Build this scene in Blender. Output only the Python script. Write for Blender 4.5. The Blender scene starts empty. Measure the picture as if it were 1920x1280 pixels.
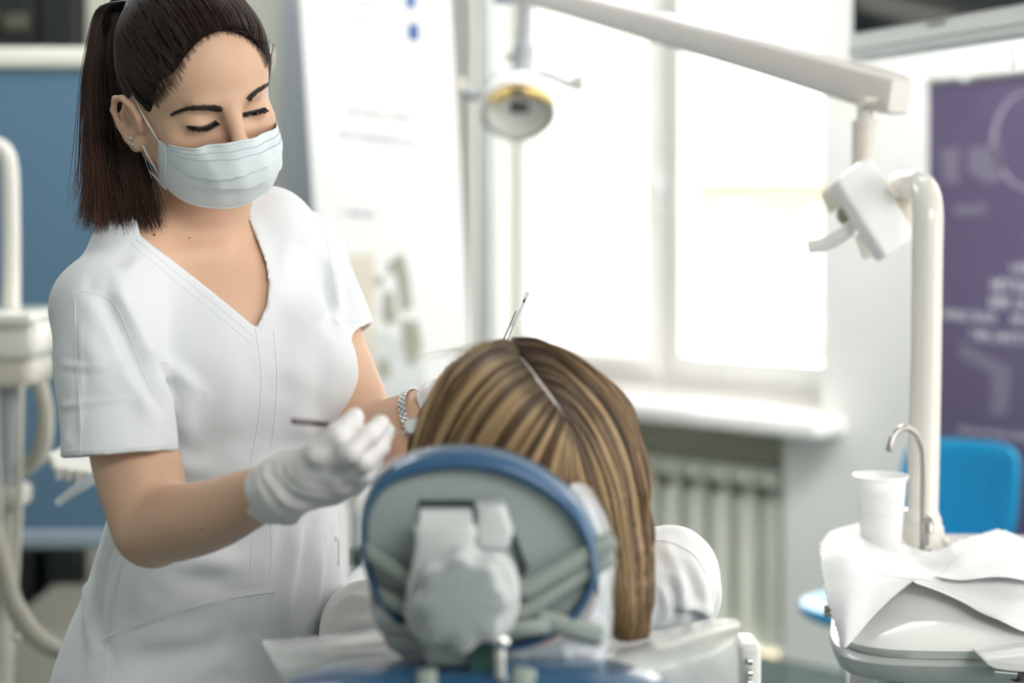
import bpy, bmesh, math, random
import numpy as np
from mathutils import Vector, Matrix
from mathutils.bvhtree import BVHTree

random.seed(7); RNG = np.random.default_rng(7)
sc = bpy.context.scene
COL = sc.collection

# ------------------------------------------------------------------ camera, world, lights
CZ = 1.42; FPX = 3200.0; HY = 380.0
cam_d = bpy.data.cameras.new('camera'); cam = bpy.data.objects.new('camera', cam_d); COL.objects.link(cam)
sc.camera = cam
cam.location = (0, 0, CZ); cam.rotation_euler = (math.radians(90), 0, 0)
cam_d.sensor_width = 36; cam_d.lens = FPX / 1920 * 36
cam_d.shift_y = -(640 - HY) / 1920
cam_d.clip_start = 0.05; cam_d.clip_end = 200
cam_d.dof.use_dof = True; cam_d.dof.focus_distance = 1.79; cam_d.dof.aperture_fstop = 2.5
cam_d.dof.aperture_blades = 0

world = bpy.data.worlds.new('daylight'); sc.world = world; world.use_nodes = True
wn = world.node_tree.nodes; wl = world.node_tree.links
bgn = wn['Background']
tc = wn.new('ShaderNodeTexCoord'); sx = wn.new('ShaderNodeSeparateXYZ'); cr = wn.new('ShaderNodeValToRGB')
wl.new(tc.outputs['Generated'], sx.inputs[0]); wl.new(sx.outputs['Z'], cr.inputs[0])
cr.color_ramp.elements[0].position = 0.0; cr.color_ramp.elements[0].color = (1.0, 0.975, 0.93, 1)
cr.color_ramp.elements[1].position = 0.5; cr.color_ramp.elements[1].color = (0.97, 0.98, 0.98, 1)
wl.new(cr.outputs[0], bgn.inputs['Color'])
bgn.inputs['Strength'].default_value = 2.6

def lamp(name, kind, loc, target, energy, color=(1, 1, 1), size=1.0, size_y=None):
    l = bpy.data.lights.new(name, kind); o = bpy.data.objects.new(name, l); COL.objects.link(o)
    o.location = loc; d = Vector(target) - Vector(loc)
    o.rotation_euler = d.to_track_quat('-Z', 'Y').to_euler()
    l.energy = energy; l.color = color
    if kind == 'AREA':
        l.size = size
        if size_y: l.shape = 'RECTANGLE'; l.size_y = size_y
    return o
# low sun beyond the window, and unseen fill lamps added under the ceiling
sun = lamp('sun', 'SUN', (.5, 6.6, 2.5), (0.05, 2.45, 1.45), 2.2, (1.0, 0.90, 0.76)); sun.data.angle = math.radians(6)
lamp('ceiling_fill_light', 'AREA', (1.3, -0.5, 2.95), (0.3, 2.2, 1.1), 42, (1.0, 0.985, 0.96), 1.6, 0.9)
lamp('ceiling_fill_light', 'AREA', (0.9, 3.1, 2.95), (0.9, 4.9, 1.3), 34, (1.0, 0.985, 0.96), 1.2, 0.6)
lamp('ceiling_fill_light', 'AREA', (1.9, 3.4, 2.95), (1.5, 4.9, 1.0), 42, (1.0, 0.985, 0.96), 1.2, 0.6)
lamp('ceiling_fill_light', 'AREA', (-1.1, 3.2, 2.95), (-1.0, 3.2, 0.0), 16, (0.95, 0.98, 1.0), 1.2, 0.6)

sc.view_settings.view_transform = 'Standard'; sc.view_settings.look = 'None'
sc.view_settings.exposure = 0.52; sc.view_settings.gamma = 1.0
sc.view_settings.use_curve_mapping = False

# ------------------------------------------------------------------ helpers
def P(px, py, D):
    return Vector(((px - 960) / FPX * D, D, CZ - (py - HY) / FPX * D))
def Pn(px, py, D): return np.array(P(px, py, D))

def _noise(nt, scale, detail=3, coord='Object', stretch=None):
    t = nt.nodes.new('ShaderNodeTexCoord'); n = nt.nodes.new('ShaderNodeTexNoise')
    n.inputs['Scale'].default_value = scale; n.inputs['Detail'].default_value = detail
    if stretch:
        m = nt.nodes.new('ShaderNodeMapping'); m.inputs['Scale'].default_value = stretch
        nt.links.new(t.outputs[coord], m.inputs[0]); nt.links.new(m.outputs[0], n.inputs['Vector'])
    else: nt.links.new(t.outputs[coord], n.inputs['Vector'])
    return n

MATS = {}
def mat(name, col, rough=0.5, metal=0.0, var=0.05, vscale=8, bump=0.0, bscale=60, sss=0.0, trans=0.0, alpha=1.0,
        coat=0.0, ior=1.45, emit=0.0, attr=None, spec=0.5, sheen=0.0, stretch=None, sssr=(1, .35, .2), bdist=0.002):
    if name in MATS: return MATS[name]
    m = bpy.data.materials.new(name); m.use_nodes = True; nt = m.node_tree
    b = nt.nodes['Principled BSDF']; I = b.inputs
    I['Roughness'].default_value = rough; I['Metallic'].default_value = metal; I['IOR'].default_value = ior
    I['Specular IOR Level'].default_value = spec
    if trans: I['Transmission Weight'].default_value = trans
    if coat: I['Coat Weight'].default_value = coat; I['Coat Roughness'].default_value = 0.08
    if sheen: I['Sheen Weight'].default_value = sheen
    if alpha < 1: I['Alpha'].default_value = alpha
    if sss:
        I['Subsurface Weight'].default_value = sss; I['Subsurface Radius'].default_value = sssr
        I['Subsurface Scale'].default_value = 0.008
    if emit:
        I['Emission Color'].default_value = (*col, 1); I['Emission Strength'].default_value = emit
    n = _noise(nt, vscale, 4, stretch=stretch)
    mx = nt.nodes.new('ShaderNodeMix'); mx.data_type = 'RGBA'
    lo = tuple(max(0, c * (1 - var)) for c in col); hi = tuple(min(1, c * (1 + var)) for c in col)
    mx.inputs[6].default_value = (*lo, 1); mx.inputs[7].default_value = (*hi, 1)
    nt.links.new(n.outputs['Fac'], mx.inputs[0])
    if attr:
        at = nt.nodes.new('ShaderNodeAttribute'); at.attribute_name = attr
        nt.links.new(at.outputs['Color'], I['Base Color'])
    else: nt.links.new(mx.outputs[2], I['Base Color'])
    if bump:
        n2 = _noise(nt, bscale, 4, stretch=stretch); bp = nt.nodes.new('ShaderNodeBump')
        bp.inputs['Strength'].default_value = bump; bp.inputs['Distance'].default_value = bdist
        nt.links.new(n2.outputs['Fac'], bp.inputs['Height']); nt.links.new(bp.outputs[0], I['Normal'])
    MATS[name] = m
    return m

def tag(o, label=None, cat=None, group=None, kind=None):
    if label: o['label'] = label
    if cat: o['category'] = cat
    if group: o['group'] = group
    if kind: o['kind'] = kind
    return o

def link(name, me, m=None, parent=None, smooth=True, label=None):
    me.name = name
    o = bpy.data.objects.new(name, me); COL.objects.link(o)
    if m is not None: me.materials.append(m)
    if smooth: me.polygons.foreach_set('use_smooth', [True] * len(me.polygons))
    if parent is not None:
        o.parent = parent
        def wm(q): return Matrix.Translation(q.location) if q.parent is None else wm(q.parent) @ q.matrix_parent_inverse @ Matrix.Translation(q.location)
        o.matrix_parent_inverse = wm(parent).inverted()
    if label: o['label'] = label
    return o

def root(name, loc, label, cat, group=None):
    o = bpy.data.objects.new(name, None); COL.objects.link(o); o.location = loc
    o.empty_display_size = 0.05
    return tag(o, label, cat, group)

def sstep(a, b, x):
    t = np.clip((x - a) / (b - a), 0, 1); return t * t * (3 - 2 * t)

def catmull(pts, n, closed=False):
    """resample a polyline through Catmull-Rom to n points (numpy, any dim)"""
    p = np.asarray(pts, float)
    if closed: q = np.vstack([p[-1], p, p[0], p[1]]); segs = len(p)
    else: q = np.vstack([2 * p[0] - p[1], p, 2 * p[-1] - p[-2]]); segs = len(p) - 1
    t = np.linspace(0, segs, n, endpoint=not closed); i = np.minimum(t.astype(int), segs - 1); f = (t - i)[:, None]
    a, b, c, d = q[i], q[i + 1], q[i + 2], q[i + 3]
    return 0.5 * (2 * b + (c - a) * f + (2 * a - 5 * b + 4 * c - d) * f ** 2 + (3 * b - a - 3 * c + d) * f ** 3)

class MB:
    def __init__(s): s.v = []; s.f = []
    def add(s, vs, fs):
        k = len(s.v); s.v += [tuple(map(float, x)) for x in vs]; s.f += [tuple(k + i for i in f) for f in fs]; return s
    def box(s, c, size, R=None, bev=0.0):
        bm = bmesh.new(); bmesh.ops.create_cube(bm, size=1.0)
        for v in bm.verts: v.co = Vector((v.co.x * size[0], v.co.y * size[1], v.co.z * size[2]))
        if bev: bmesh.ops.bevel(bm, geom=list(bm.edges), offset=bev, segments=3, profile=0.5, affect='EDGES')
        return s.bm(bm, c, R)
    def bm(s, bm, c=(0, 0, 0), R=None):
        bm.verts.index_update(); M = R if R is not None else Matrix.Identity(3); c = Vector(c)
        s.add([c + M @ v.co for v in bm.verts], [[v.index for v in f.verts] for f in bm.faces]); bm.free(); return s
    def sphere(s, c, r, R=None, seg=20):
        bm = bmesh.new(); bmesh.ops.create_uvsphere(bm, u_segments=seg, v_segments=seg // 2 + 2, radius=1)
        rr = r if hasattr(r, '__len__') else (r, r, r)
        for v in bm.verts: v.co = Vector((v.co.x * rr[0], v.co.y * rr[1], v.co.z * rr[2]))
        return s.bm(bm, c, R)
    def tube(s, pts, r, n=12, cap=True, flat=None, up=None):
        p = np.asarray([tuple(q) for q in pts], float); K = len(p)
        r = np.broadcast_to(np.asarray(r, float), (K,)) if np.ndim(r) < 2 else r
        t = np.gradient(p, axis=0); t /= np.linalg.norm(t, axis=1)[:, None] + 1e-12
        u = np.array(up if up is not None else (0, 0, 1.0), float)
        if abs(u @ t[0]) > 0.95: u = np.array((1.0, 0, 0))
        vs = []; a = np.linspace(0, 2 * np.pi, n, endpoint=False)
        for i in range(K):
            if up is not None: u = np.array(up, float)
            u = u - (u @ t[i]) * t[i]; u /= np.linalg.norm(u) + 1e-12; w = np.cross(t[i], u)
            fl = flat if flat is not None else 1.0
            vs += list(p[i] + r[i] * (np.cos(a)[:, None] * u * fl + np.sin(a)[:, None] * w))
        fs = [(i * n + j, i * n + (j + 1) % n, (i + 1) * n + (j + 1) % n, (i + 1) * n + j) for i in range(K - 1) for j in range(n)]
        if cap: fs += [tuple(range(n))[::-1], tuple((K - 1) * n + j for j in range(n))]
        return s.add(vs, fs)
    def lathe(s, prof, c, n=32, R=None, cap=True):
        a = np.linspace(0, 2 * np.pi, n, endpoint=False); M = np.array(R) if R is not None else np.eye(3); c = np.array(c)
        vs = [c + M @ np.array((r * math.cos(t), r * math.sin(t), z)) for (r, z) in prof for t in a]
        K = len(prof)
        fs = [(i * n + j, i * n + (j + 1) % n, (i + 1) * n + (j + 1) % n, (i + 1) * n + j) for i in range(K - 1) for j in range(n)]
        if cap: fs += [tuple(range(n))[::-1], tuple((K - 1) * n + j for j in range(n))]
        return s.add(vs, fs)
    def prism(s, poly, ext, bev=0.0, seg=3):
        """poly: list of 3D points (planar); ext: extrusion vector"""
        bm = bmesh.new(); vs = [bm.verts.new(tuple(p)) for p in poly]; f = bm.faces.new(vs)
        r = bmesh.ops.extrude_face_region(bm, geom=[f]); e = Vector(ext)
        for g in r['geom']:
            if isinstance(g, bmesh.types.BMVert): g.co += e
        bmesh.ops.recalc_face_normals(bm, faces=list(bm.faces))
        if bev:
            n = e.normalized()
            ed = [x for x in bm.edges if abs((x.verts[0].co - x.verts[1].co).normalized().dot(n)) < 0.5]
            bmesh.ops.bevel(bm, geom=ed, offset=bev, segments=seg, profile=0.5, affect='EDGES', clamp_overlap=True)
        return s.bm(bm)
    def grid(s, A):
        n, m = A.shape[:2]
        return s.add(A.reshape(-1, 3), [(i * m + j, i * m + j + 1, (i + 1) * m + j + 1, (i + 1) * m + j) for i in range(n - 1) for j in range(m - 1)])
    def build(s, name, m, parent=None, smooth=True, label=None, solid=0.0, sub=0, angle=None):
        me = bpy.data.meshes.new(name); me.from_pydata(s.v, [], s.f); me.update()
        bm = bmesh.new(); bm.from_mesh(me); bmesh.ops.recalc_face_normals(bm, faces=list(bm.faces)); bm.to_mesh(me); bm.free()
        o = link(name, me, m, parent, smooth, label)
        if angle is not None or smooth:
            try: me.set_sharp_from_angle(angle=math.radians(angle or 40))
            except Exception: pass
        if solid:
            md = o.modifiers.new('solid', 'SOLIDIFY'); md.thickness = solid; md.offset = 0
        if sub:
            md = o.modifiers.new('sub', 'SUBSURF'); md.levels = sub; md.render_levels = sub
        return o

def rot_to(d, up=(0, 0, 1)):
    """matrix whose local Z is d"""
    return Vector(d).to_track_quat('Z', 'Y').to_matrix()

# ------------------------------------------------------------------ distance-field modelling
def smin(a, b, k):
    h = np.clip(0.5 + 0.5 * (b - a) / k, 0, 1); return b + (a - b) * h - k * h * (1 - h)
def smax(a, b, k): return -smin(-a, -b, k)
def ell(X, c, r, R=None):
    q = X - np.asarray(c, np.float32)
    if R is not None: q = q @ np.asarray(R, np.float32)
    r = np.asarray(r, np.float32); k0 = np.sqrt(((q / r) ** 2).sum(1)); k1 = np.sqrt(((q / r ** 2) ** 2).sum(1)) + 1e-6
    return k0 * (k0 - 1) / k1
def limb(X, pts, rs, n=12):
    c = catmull(np.c_[np.array([np.asarray(p, float) for p in pts]), rs], n); d = None
    for i in range(n - 1):
        e = cone(X, c[i, :3], c[i + 1, :3], c[i, 3], c[i + 1, 3]); d = e if d is None else np.minimum(d, e)
    return d
def cone(X, a, b, r1, r2):
    a = np.asarray(a, np.float32); b = np.asarray(b, np.float32); d = b - a
    t = np.clip(((X - a) @ d) / (d @ d + 1e-12), 0, 1)
    return np.sqrt(((X - a - t[:, None] * d) ** 2).sum(1)) - (r1 + (r2 - r1) * t)
def chain(X, pts, rs, k=0.004):
    d = None
    for i in range(len(pts) - 1):
        e = cone(X, pts[i], pts[i + 1], rs[i], rs[i + 1]); d = e if d is None else smin(d, e, k)
    return d
def rbox(X, c, h, r, R=None):
    q = X - np.asarray(c, np.float32)
    if R is not None: q = q @ np.asarray(R, np.float32)
    q = np.abs(q) - (np.asarray(h, np.float32) - r)
    return np.sqrt((np.maximum(q, 0) ** 2).sum(1)) + np.minimum(q.max(1), 0) - r
def poly2(px, py, V):
    """signed distance to a polygon, in pixels"""
    V = np.asarray(V, np.float32); n = len(V); d = np.full(px.shape, 1e12, np.float32); s = np.ones(px.shape, np.float32)
    for i in range(n):
        a = V[i]; b = V[i - 1]; ex, ey = b - a; wx = px - a[0]; wy = py - a[1]
        t = np.clip((wx * ex + wy * ey) / (ex * ex + ey * ey), 0, 1)
        d = np.minimum(d, (wx - ex * t) ** 2 + (wy - ey * t) ** 2)
        c1 = py >= a[1]; c2 = py < b[1]; c3 = ex * wy > ey * wx
        fl = (c1 & c2 & c3) | (~c1 & ~c2 & ~c3); s = np.where(fl, -s, s)
    return s * np.sqrt(d)
def wav(X, f, seed, n=5, stretch=(1, 1, 1)):
    g = np.random.default_rng(seed); o = 0
    for i in range(n):
        k = g.normal(size=3); k = k / np.linalg.norm(k) * f * g.uniform(.6, 1.6) * np.array(stretch)
        o = o + np.sin(X @ k.astype(np.float32) + g.uniform(0, 6.28) + 1.3 * np.sin(X @ (k[[1, 2, 0]] * .7).astype(np.float32)))
    return o / n

def sdf_mesh(f, lo, hi, h, smooth_it=0):
    lo = np.asarray(lo, np.float32); hi = np.asarray(hi, np.float32); c = 4
    n = (np.ceil((hi - lo) / (h * c)).astype(int)) * c + 1
    nc = (n - 1) // c + 1
    ax = [lo[i] + h * np.arange(n[i], dtype=np.float32) for i in range(3)]
    def ev(X):
        out = np.empty(len(X), np.float32)
        for s in range(0, len(X), 400000): out[s:s + 400000] = f(X[s:s + 400000])
        return out
    G = np.stack(np.meshgrid(ax[0][::c], ax[1][::c], ax[2][::c], indexing='ij'), -1).reshape(-1, 3)
    C = ev(G).reshape(nc)
    Cm = np.abs(C[:-1, :-1, :-1])
    mn = C[:-1, :-1, :-1].copy(); mxx = mn.copy()
    for a in (0, 1):
        for b in (0, 1):
            for e in (0, 1):
                q = C[a:nc[0] - 1 + a, b:nc[1] - 1 + b, e:nc[2] - 1 + e]; mn = np.minimum(mn, q); mxx = np.maximum(mxx, q)
    act = (mn < h * c * 1.3) & (mxx > -h * c * 1.3)
    S = np.repeat(np.repeat(np.repeat(C, c, 0), c, 1), c, 2)[:n[0], :n[1], :n[2]].copy()
    S = np.where(S > 0, 1.0, -1.0).astype(np.float32)
    m = np.zeros(n, bool)
    am = np.repeat(np.repeat(np.repeat(act, c, 0), c, 1), c, 2)
    m[:-1, :-1, :-1] |= am; 
    for a in (0, 1):
        for b in (0, 1):
            for e in (0, 1):
                if a + b + e: m[a:n[0] - 1 + a, b:n[1] - 1 + b, e:n[2] - 1 + e] |= am
    idx = np.argwhere(m)
    S[m] = ev((lo + idx * h).astype(np.float32))
    # surface nets
    sg = S < 0
    cnt = np.zeros(n - 1, np.int8)
    for a in (0, 1):
        for b in (0, 1):
            for e in (0, 1): cnt += sg[a:n[0] - 1 + a, b:n[1] - 1 + b, e:n[2] - 1 + e]
    cells = np.argwhere((cnt > 0) & (cnt < 8))
    vid = np.full(n - 1, -1, np.int32); vid[tuple(cells.T)] = np.arange(len(cells))
    acc = np.zeros((len(cells), 3)); w = np.zeros(len(cells))
    cor = [(a, b, e) for a in (0, 1) for b in (0, 1) for e in (0, 1)]
    for p in cor:
        for k in range(3):
            if p[k] == 0:
                q = list(p); q[k] = 1
                va = S[tuple((cells + p).T)]; vb = S[tuple((cells + q).T)]
                x = (va < 0) != (vb < 0); t = np.where(x, va / np.where(x, va - vb, 1), 0)
                pos = np.array(p, float) + np.zeros((len(cells), 3)); pos[:, k] += t
                acc[x] += pos[x]; w[x] += 1
    V = lo + (cells + acc / w[:, None]) * h
    F = []
    for k in range(3):
        i, j = (k + 1) % 3, (k + 2) % 3
        sl0 = [slice(None)] * 3; sl1 = [slice(None)] * 3; sl0[k] = slice(0, -1); sl1[k] = slice(1, None)
        A = sg[tuple(sl0)]; B = sg[tuple(sl1)]
        e = np.argwhere(A != B); e = e[(e[:, i] > 0) & (e[:, j] > 0) & (e[:, i] < n[i] - 1) & (e[:, j] < n[j] - 1)]
        ins = A[tuple(e.T)]
        def v(di, dj):
            q = e.copy(); q[:, i] -= di; q[:, j] -= dj; return vid[tuple(q.T)]
        Q = np.stack([v(0, 0), v(1, 0), v(1, 1), v(0, 1)], 1)
        Q = np.where(ins[:, None], Q, Q[:, ::-1]); F.append(Q)
    F = np.vstack(F); F = F[(F >= 0).all(1)]
    for _ in range(smooth_it):
        a = np.zeros_like(V); b = np.zeros(len(V))
        for s in range(4):
            i0 = F[:, s]; i1 = F[:, (s + 1) % 4]
            for c3 in range(3): a[:, c3] += np.bincount(i0, V[i1, c3], len(V)) + np.bincount(i1, V[i0, c3], len(V))
            b += np.bincount(i0, minlength=len(V)) + np.bincount(i1, minlength=len(V))
        V = 0.5 * V + 0.5 * a / np.maximum(b, 1)[:, None]
    return V, F

def vnormals(V, F):
    n = np.cross(V[F[:, 2]] - V[F[:, 0]], V[F[:, 3]] - V[F[:, 1]]); N_ = np.zeros_like(V)
    for k in range(4):
        for c in range(3): N_[:, c] += np.bincount(F[:, k], n[:, c], len(V))
    return N_ / (np.linalg.norm(N_, axis=1)[:, None] + 1e-12)
def drape(V, F, folds):
    """raise or sink soft creases along lines lying on the surface"""
    bv = bvh_of(V, F); N_ = vnormals(V, F); D_ = np.zeros(len(V))
    for pts, w, amp in folds:
        q = [cast(bv, x, y) for x, y in catmull(np.array(pts, float), 14)]; q = [np.array(a) for a in q if a is not None]
        if len(q) < 3: continue
        lo = np.min(q, 0) - 4 * w; hi = np.max(q, 0) + 4 * w; m = np.where(((V > lo) & (V < hi)).all(1))[0]
        if not len(m): continue
        X = V[m].astype(np.float32); d = None; t = None
        for i in range(len(q) - 1):
            if np.linalg.norm(q[i + 1] - q[i]) > .05: continue
            e = cone(X, q[i], q[i + 1], 0, 0)
            d = e if d is None else np.minimum(d, e)
        if d is None: continue
        ends = np.minimum(np.linalg.norm(X - q[0], axis=1), np.linalg.norm(X - q[-1], axis=1)); tap = sstep(0, 3 * w, ends)
        D_[m] += 1.4 * amp * tap * (np.exp(-(d / w) ** 2) - .45 * np.exp(-(d / (2.2 * w)) ** 2))
    return V + N_ * D_[:, None]
def np_mesh(name, V, F, m, parent=None, smooth=True, label=None, attr=None):
    me = bpy.data.meshes.new(name); V = np.asarray(V, np.float32); F = np.asarray(F, np.int32); k = F.shape[1]
    me.vertices.add(len(V)); me.vertices.foreach_set('co', V.ravel())
    me.loops.add(F.size); me.loops.foreach_set('vertex_index', F.ravel())
    me.polygons.add(len(F)); me.polygons.foreach_set('loop_start', np.arange(0, F.size, k, dtype=np.int32))
    me.update(calc_edges=True); me.validate()
    if attr is not None:
        at = me.color_attributes.new('col', 'FLOAT_COLOR', 'POINT')
        at.data.foreach_set('color', np.c_[attr, np.ones(len(attr))].astype(np.float32).ravel())
    return link(name, me, m, parent, smooth, label)

def bvh_of(V, F): return BVHTree.FromPolygons([Vector(v) for v in V.tolist()], F.tolist())
def cast(bvh, px, py, off=0.0, fallback=None):
    o = Vector((0, 0, CZ)); d = (P(px, py, 1.0) - o).normalized()
    h = bvh.ray_cast(o, d)
    if h[0] is None: return None
    n = h[1]
    if n.dot(d) > 0: n = -n
    return h[0] + n * off

def strands(paths, rad, sides=3):
    """paths (M,K,3), rad (M,K) -> V,F of thin tubes"""
    M_, K, _ = paths.shape; t = np.gradient(paths, axis=1); t /= np.linalg.norm(t, axis=2)[..., None] + 1e-9
    ref = np.array((0.35, 0.8, 0.48)); u = np.cross(t, ref); u /= np.linalg.norm(u, axis=2)[..., None] + 1e-9; w = np.cross(t, u)
    a = np.linspace(0, 2 * np.pi, sides, endpoint=False)
    V = paths[:, :, None, :] + rad[:, :, None, None] * (np.cos(a)[:, None] * u[:, :, None, :] + np.sin(a)[:, None] * w[:, :, None, :])
    V = V.reshape(-1, 3)
    i, k, j = np.meshgrid(np.arange(M_), np.arange(K - 1), np.arange(sides), indexing='ij')
    b = (i * K + k) * sides; j2 = (j + 1) % sides
    F = np.stack([b + j, b + j2, b + sides + j2, b + sides + j], -1).reshape(-1, 4)
    return V, F
# ------------------------------------------------------------------ materials
WHITEWALL = mat('painted_wall', (0.87, 0.88, 0.84), 0.75, var=0.03, vscale=3, bump=0.1, bscale=120)
FRAME_W = mat('window_plastic', (0.93, 0.92, 0.90), 0.35, var=0.02)
CEIL = mat('ceiling_paint', (0.85, 0.85, 0.84), 0.8, var=0.02)
FLOORM = mat('teal_floor', (0.055, 0.11, 0.115), 0.22, var=0.25, vscale=14, coat=0.3)
IVORY = mat('ivory_enamel', (0.80, 0.775, 0.71), 0.22, var=0.03, coat=0.4)
IVORY2 = mat('grey_ivory_plastic', (0.60, 0.58, 0.50), 0.35, var=0.06)
WPLAST = mat('white_plastic', (0.86, 0.86, 0.86), 0.28, var=0.02, coat=0.2)
CHROME = mat('chrome', (0.75, 0.74, 0.72), 0.14, metal=1.0, var=0.05)
STEEL = mat('brushed_steel', (.40, .385, .36), 0.28, metal=1.0, var=0.08, bump=0.05, bscale=300)
BLACKP = mat('black_plastic', (0.02, 0.022, 0.025), 0.35, var=0.2)
GREYP = mat('grey_plastic', (0.36, 0.40, 0.40), 0.4, var=0.05)

# ------------------------------------------------------------------ window wall (runs obliquely to the right and towards the camera)
A0 = np.array((0.7875, 4.2, 0.0)); U = np.array((-0.7483, 0.6634, 0.0)); N = np.array((-0.6634, -0.7483, 0.0)); ZV = np.array((0, 0, 1.0))
KW = 1.238
def zW(z): return max(0.0, CZ + (z - CZ) * KW)
def W(w, z, off=0.0): return A0 * KW + U * (w * KW) + N * (off * KW) + ZV * zW(z)
RW = Matrix((U, N, ZV)).transposed()
def wbox(mb, w0, w1, z0, z1, o0, o1, bev=0.0):
    c = W((w0 + w1) / 2, CZ, (o0 + o1) / 2); c[2] = (zW(z0) + zW(z1)) / 2
    return mb.box(c, (abs(w1 - w0) * KW, abs(o1 - o0) * KW, abs(zW(z1) - zW(z0))), RW, bev)
WO = 1.20; ZS = 0.885; ZT = 2.35; TH = 0.30
mb = MB()
wbox(mb, -4.0, -0.0, 0, 2.7, -TH, 0)          # right of the opening
wbox(mb, -0.0, 0.03, ZS, 2.7, -TH, 0)
wbox(mb, WO, 2.9, 0, 2.7, -TH, 0)             # left of the opening
wbox(mb, 0, WO, ZT, 2.7, -TH, 0)              # lintel
wbox(mb, 0.0, 0.14, 0, ZS - 0.03, -TH, 0)     # pier beside the niche (grey in the photo)
tag(mb.build('wall_window', WHITEWALL, smooth=False), kind='structure', label='pale grey painted wall around the bright window')
o = wbox(MB(), 0.14, WO, 0, ZS - 0.03, -TH, -0.14).build('wall_niche', mat('olive_beige_paint', (.66, .64, .52), .7, var=.03), smooth=False)
tag(o, 'olive beige niche wall behind the radiator', kind='structure')
# sill
s = wbox(MB(), -0.035, WO + 0.05, ZS - 0.03, ZS + 0.01, -0.20, 0.13, 0.008).build('trim_1', FRAME_W)
tag(s, 'white window sill board above the radiator', kind='structure')
# window with two sashes, each sash its own frame and pane
GLASS = mat('window_glass', (0.97, 0.98, 0.98), 0.0, trans=1.0, var=0.0, ior=1.02, spec=0.2)
g_ = GLASS.node_tree; tb = g_.nodes.new('ShaderNodeBsdfTransparent'); gm = g_.nodes.new('ShaderNodeMixShader'); gm.inputs[0].default_value = .92
g_.links.new(g_.nodes['Principled BSDF'].outputs[0], gm.inputs[1]); g_.links.new(tb.outputs[0], gm.inputs[2]); g_.links.new(gm.outputs[0], g_.nodes['Material Output'].inputs[0])
wf = MB(); o0, o1 = -0.27, -0.20
wbox(wf, 0.03, WO, ZS + .01, ZS + .06, o0, o1); wbox(wf, 0.03, WO, ZT - .05, ZT, o0, o1)
wbox(wf, 0.03, 0.07, ZS + .06, ZT - .05, o0, o1); wbox(wf, WO - .04, WO, ZS + .06, ZT - .05, o0, o1)
wbox(wf, 0.620, 0.675, ZS + .06, ZT - .05, o0, o1)
win = wf.build('window_1', FRAME_W, smooth=False)
tag(win, 'white framed window glowing with daylight', kind='structure')
def part(mbx, name, m, parent, **k): return mbx.build(name, m, parent, **k)
for (a, b) in ((0.07, 0.620), (0.675, WO - .04)):
    m_ = MB(); z0, z1 = ZS + .06, ZT - .05; f = 0.035
    for q in ((a, a + f, z0, z1), (b - f, b, z0, z1), (a + f, b - f, z0, z0 + f + .02), (a + f, b - f, z1 - f, z1)): wbox(m_, *q, -.245, -.175)
    sash = m_.build('sash', FRAME_W, win, smooth=False)
    wbox(MB(), a + f, b - f, z0 + f + .02, z1 - f, -.215, -.210).build('pane', GLASS, sash, smooth=False)
hh = wbox(MB(), 0.638, 0.658, 1.45, 1.50, -.175, -.155, .004); wbox(hh, 0.641, 0.655, 1.38, 1.49, -.155, -.140, .004)
hh.build('window_handle', WPLAST, win)
# sheer roller blind drawn over the left sash
SHEER = mat('sheer_fabric', (0.93, 0.93, 0.92), 0.9, trans=0.0, var=0.02)
nt = SHEER.node_tree; bs = nt.nodes['Principled BSDF']; tr = nt.nodes.new('ShaderNodeBsdfTranslucent'); mxs = nt.nodes.new('ShaderNodeMixShader')
tr.inputs['Color'].default_value = (0.97, 0.97, 0.96, 1); mxs.inputs[0].default_value = 0.8
nt.links.new(bs.outputs[0], mxs.inputs[1]); nt.links.new(tr.outputs[0], mxs.inputs[2]); nt.links.new(mxs.outputs[0], nt.nodes['Material Output'].inputs[0])
ba = root('roller_blind', W(0.72, ZT, -.15), 'white sheer roller blind drawn over the left window sash', 'blind')
wbox(MB(), 0.70, 1.15, 0.99, 2.22, -.150, -.148).build('blind_fabric', SHEER, ba, smooth=False)
MB().tube([W(0.69, 2.25, -.15), W(1.16, 2.25, -.15)], 0.022, 16).build('roller_tube', FRAME_W, ba)
wbox(MB(), 0.70, 1.15, 0.975, 0.99, -.156, -.142, .003).build('bottom_bar', FRAME_W, ba)

# ceiling, floor, other walls
RP = [(4.68, 1.915), (-1.71, 7.58), (-3.9, 7.58), (-3.9, -2.5), (4.68, -2.5)]
MB().prism([(x, y, 3.0) for x, y in RP], (0, 0, .1)).build('ceiling', CEIL, smooth=False)['kind'] = 'structure'
MB().prism([(x, y, -.1) for x, y in RP], (0, 0, .1)).build('floor', FLOORM, smooth=False)['kind'] = 'structure'
MB().box((-3.95, 2.54, 1.5), (0.1, 10.1, 3.0)).build('wall_left', WHITEWALL, smooth=False)['kind'] = 'structure'
MB().box((.39, -2.55, 1.5), (8.6, .1, 3.0)).build('wall_rear', WHITEWALL, smooth=False)
tag(bpy.data.objects['wall_rear'], 'white wall behind the viewer', kind='structure')
DKW = mat('dark_back_wall', (0.16, 0.17, 0.17), 0.7, var=0.1)
MB().box((-2.85, 7.6, 1.5), (2.3, 0.1, 3.0)).build('wall_back', DKW, smooth=False)['kind'] = 'structure'
for o in bpy.data.objects:
    if o.name in ('ceiling', 'floor', 'wall_left', 'wall_back'): o['label'] = {'ceiling': 'white ceiling', 'floor': 'dark teal polished floor', 'wall_left': 'pale wall on the left', 'wall_back': 'dim far wall behind the partition'}[o.name]
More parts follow.
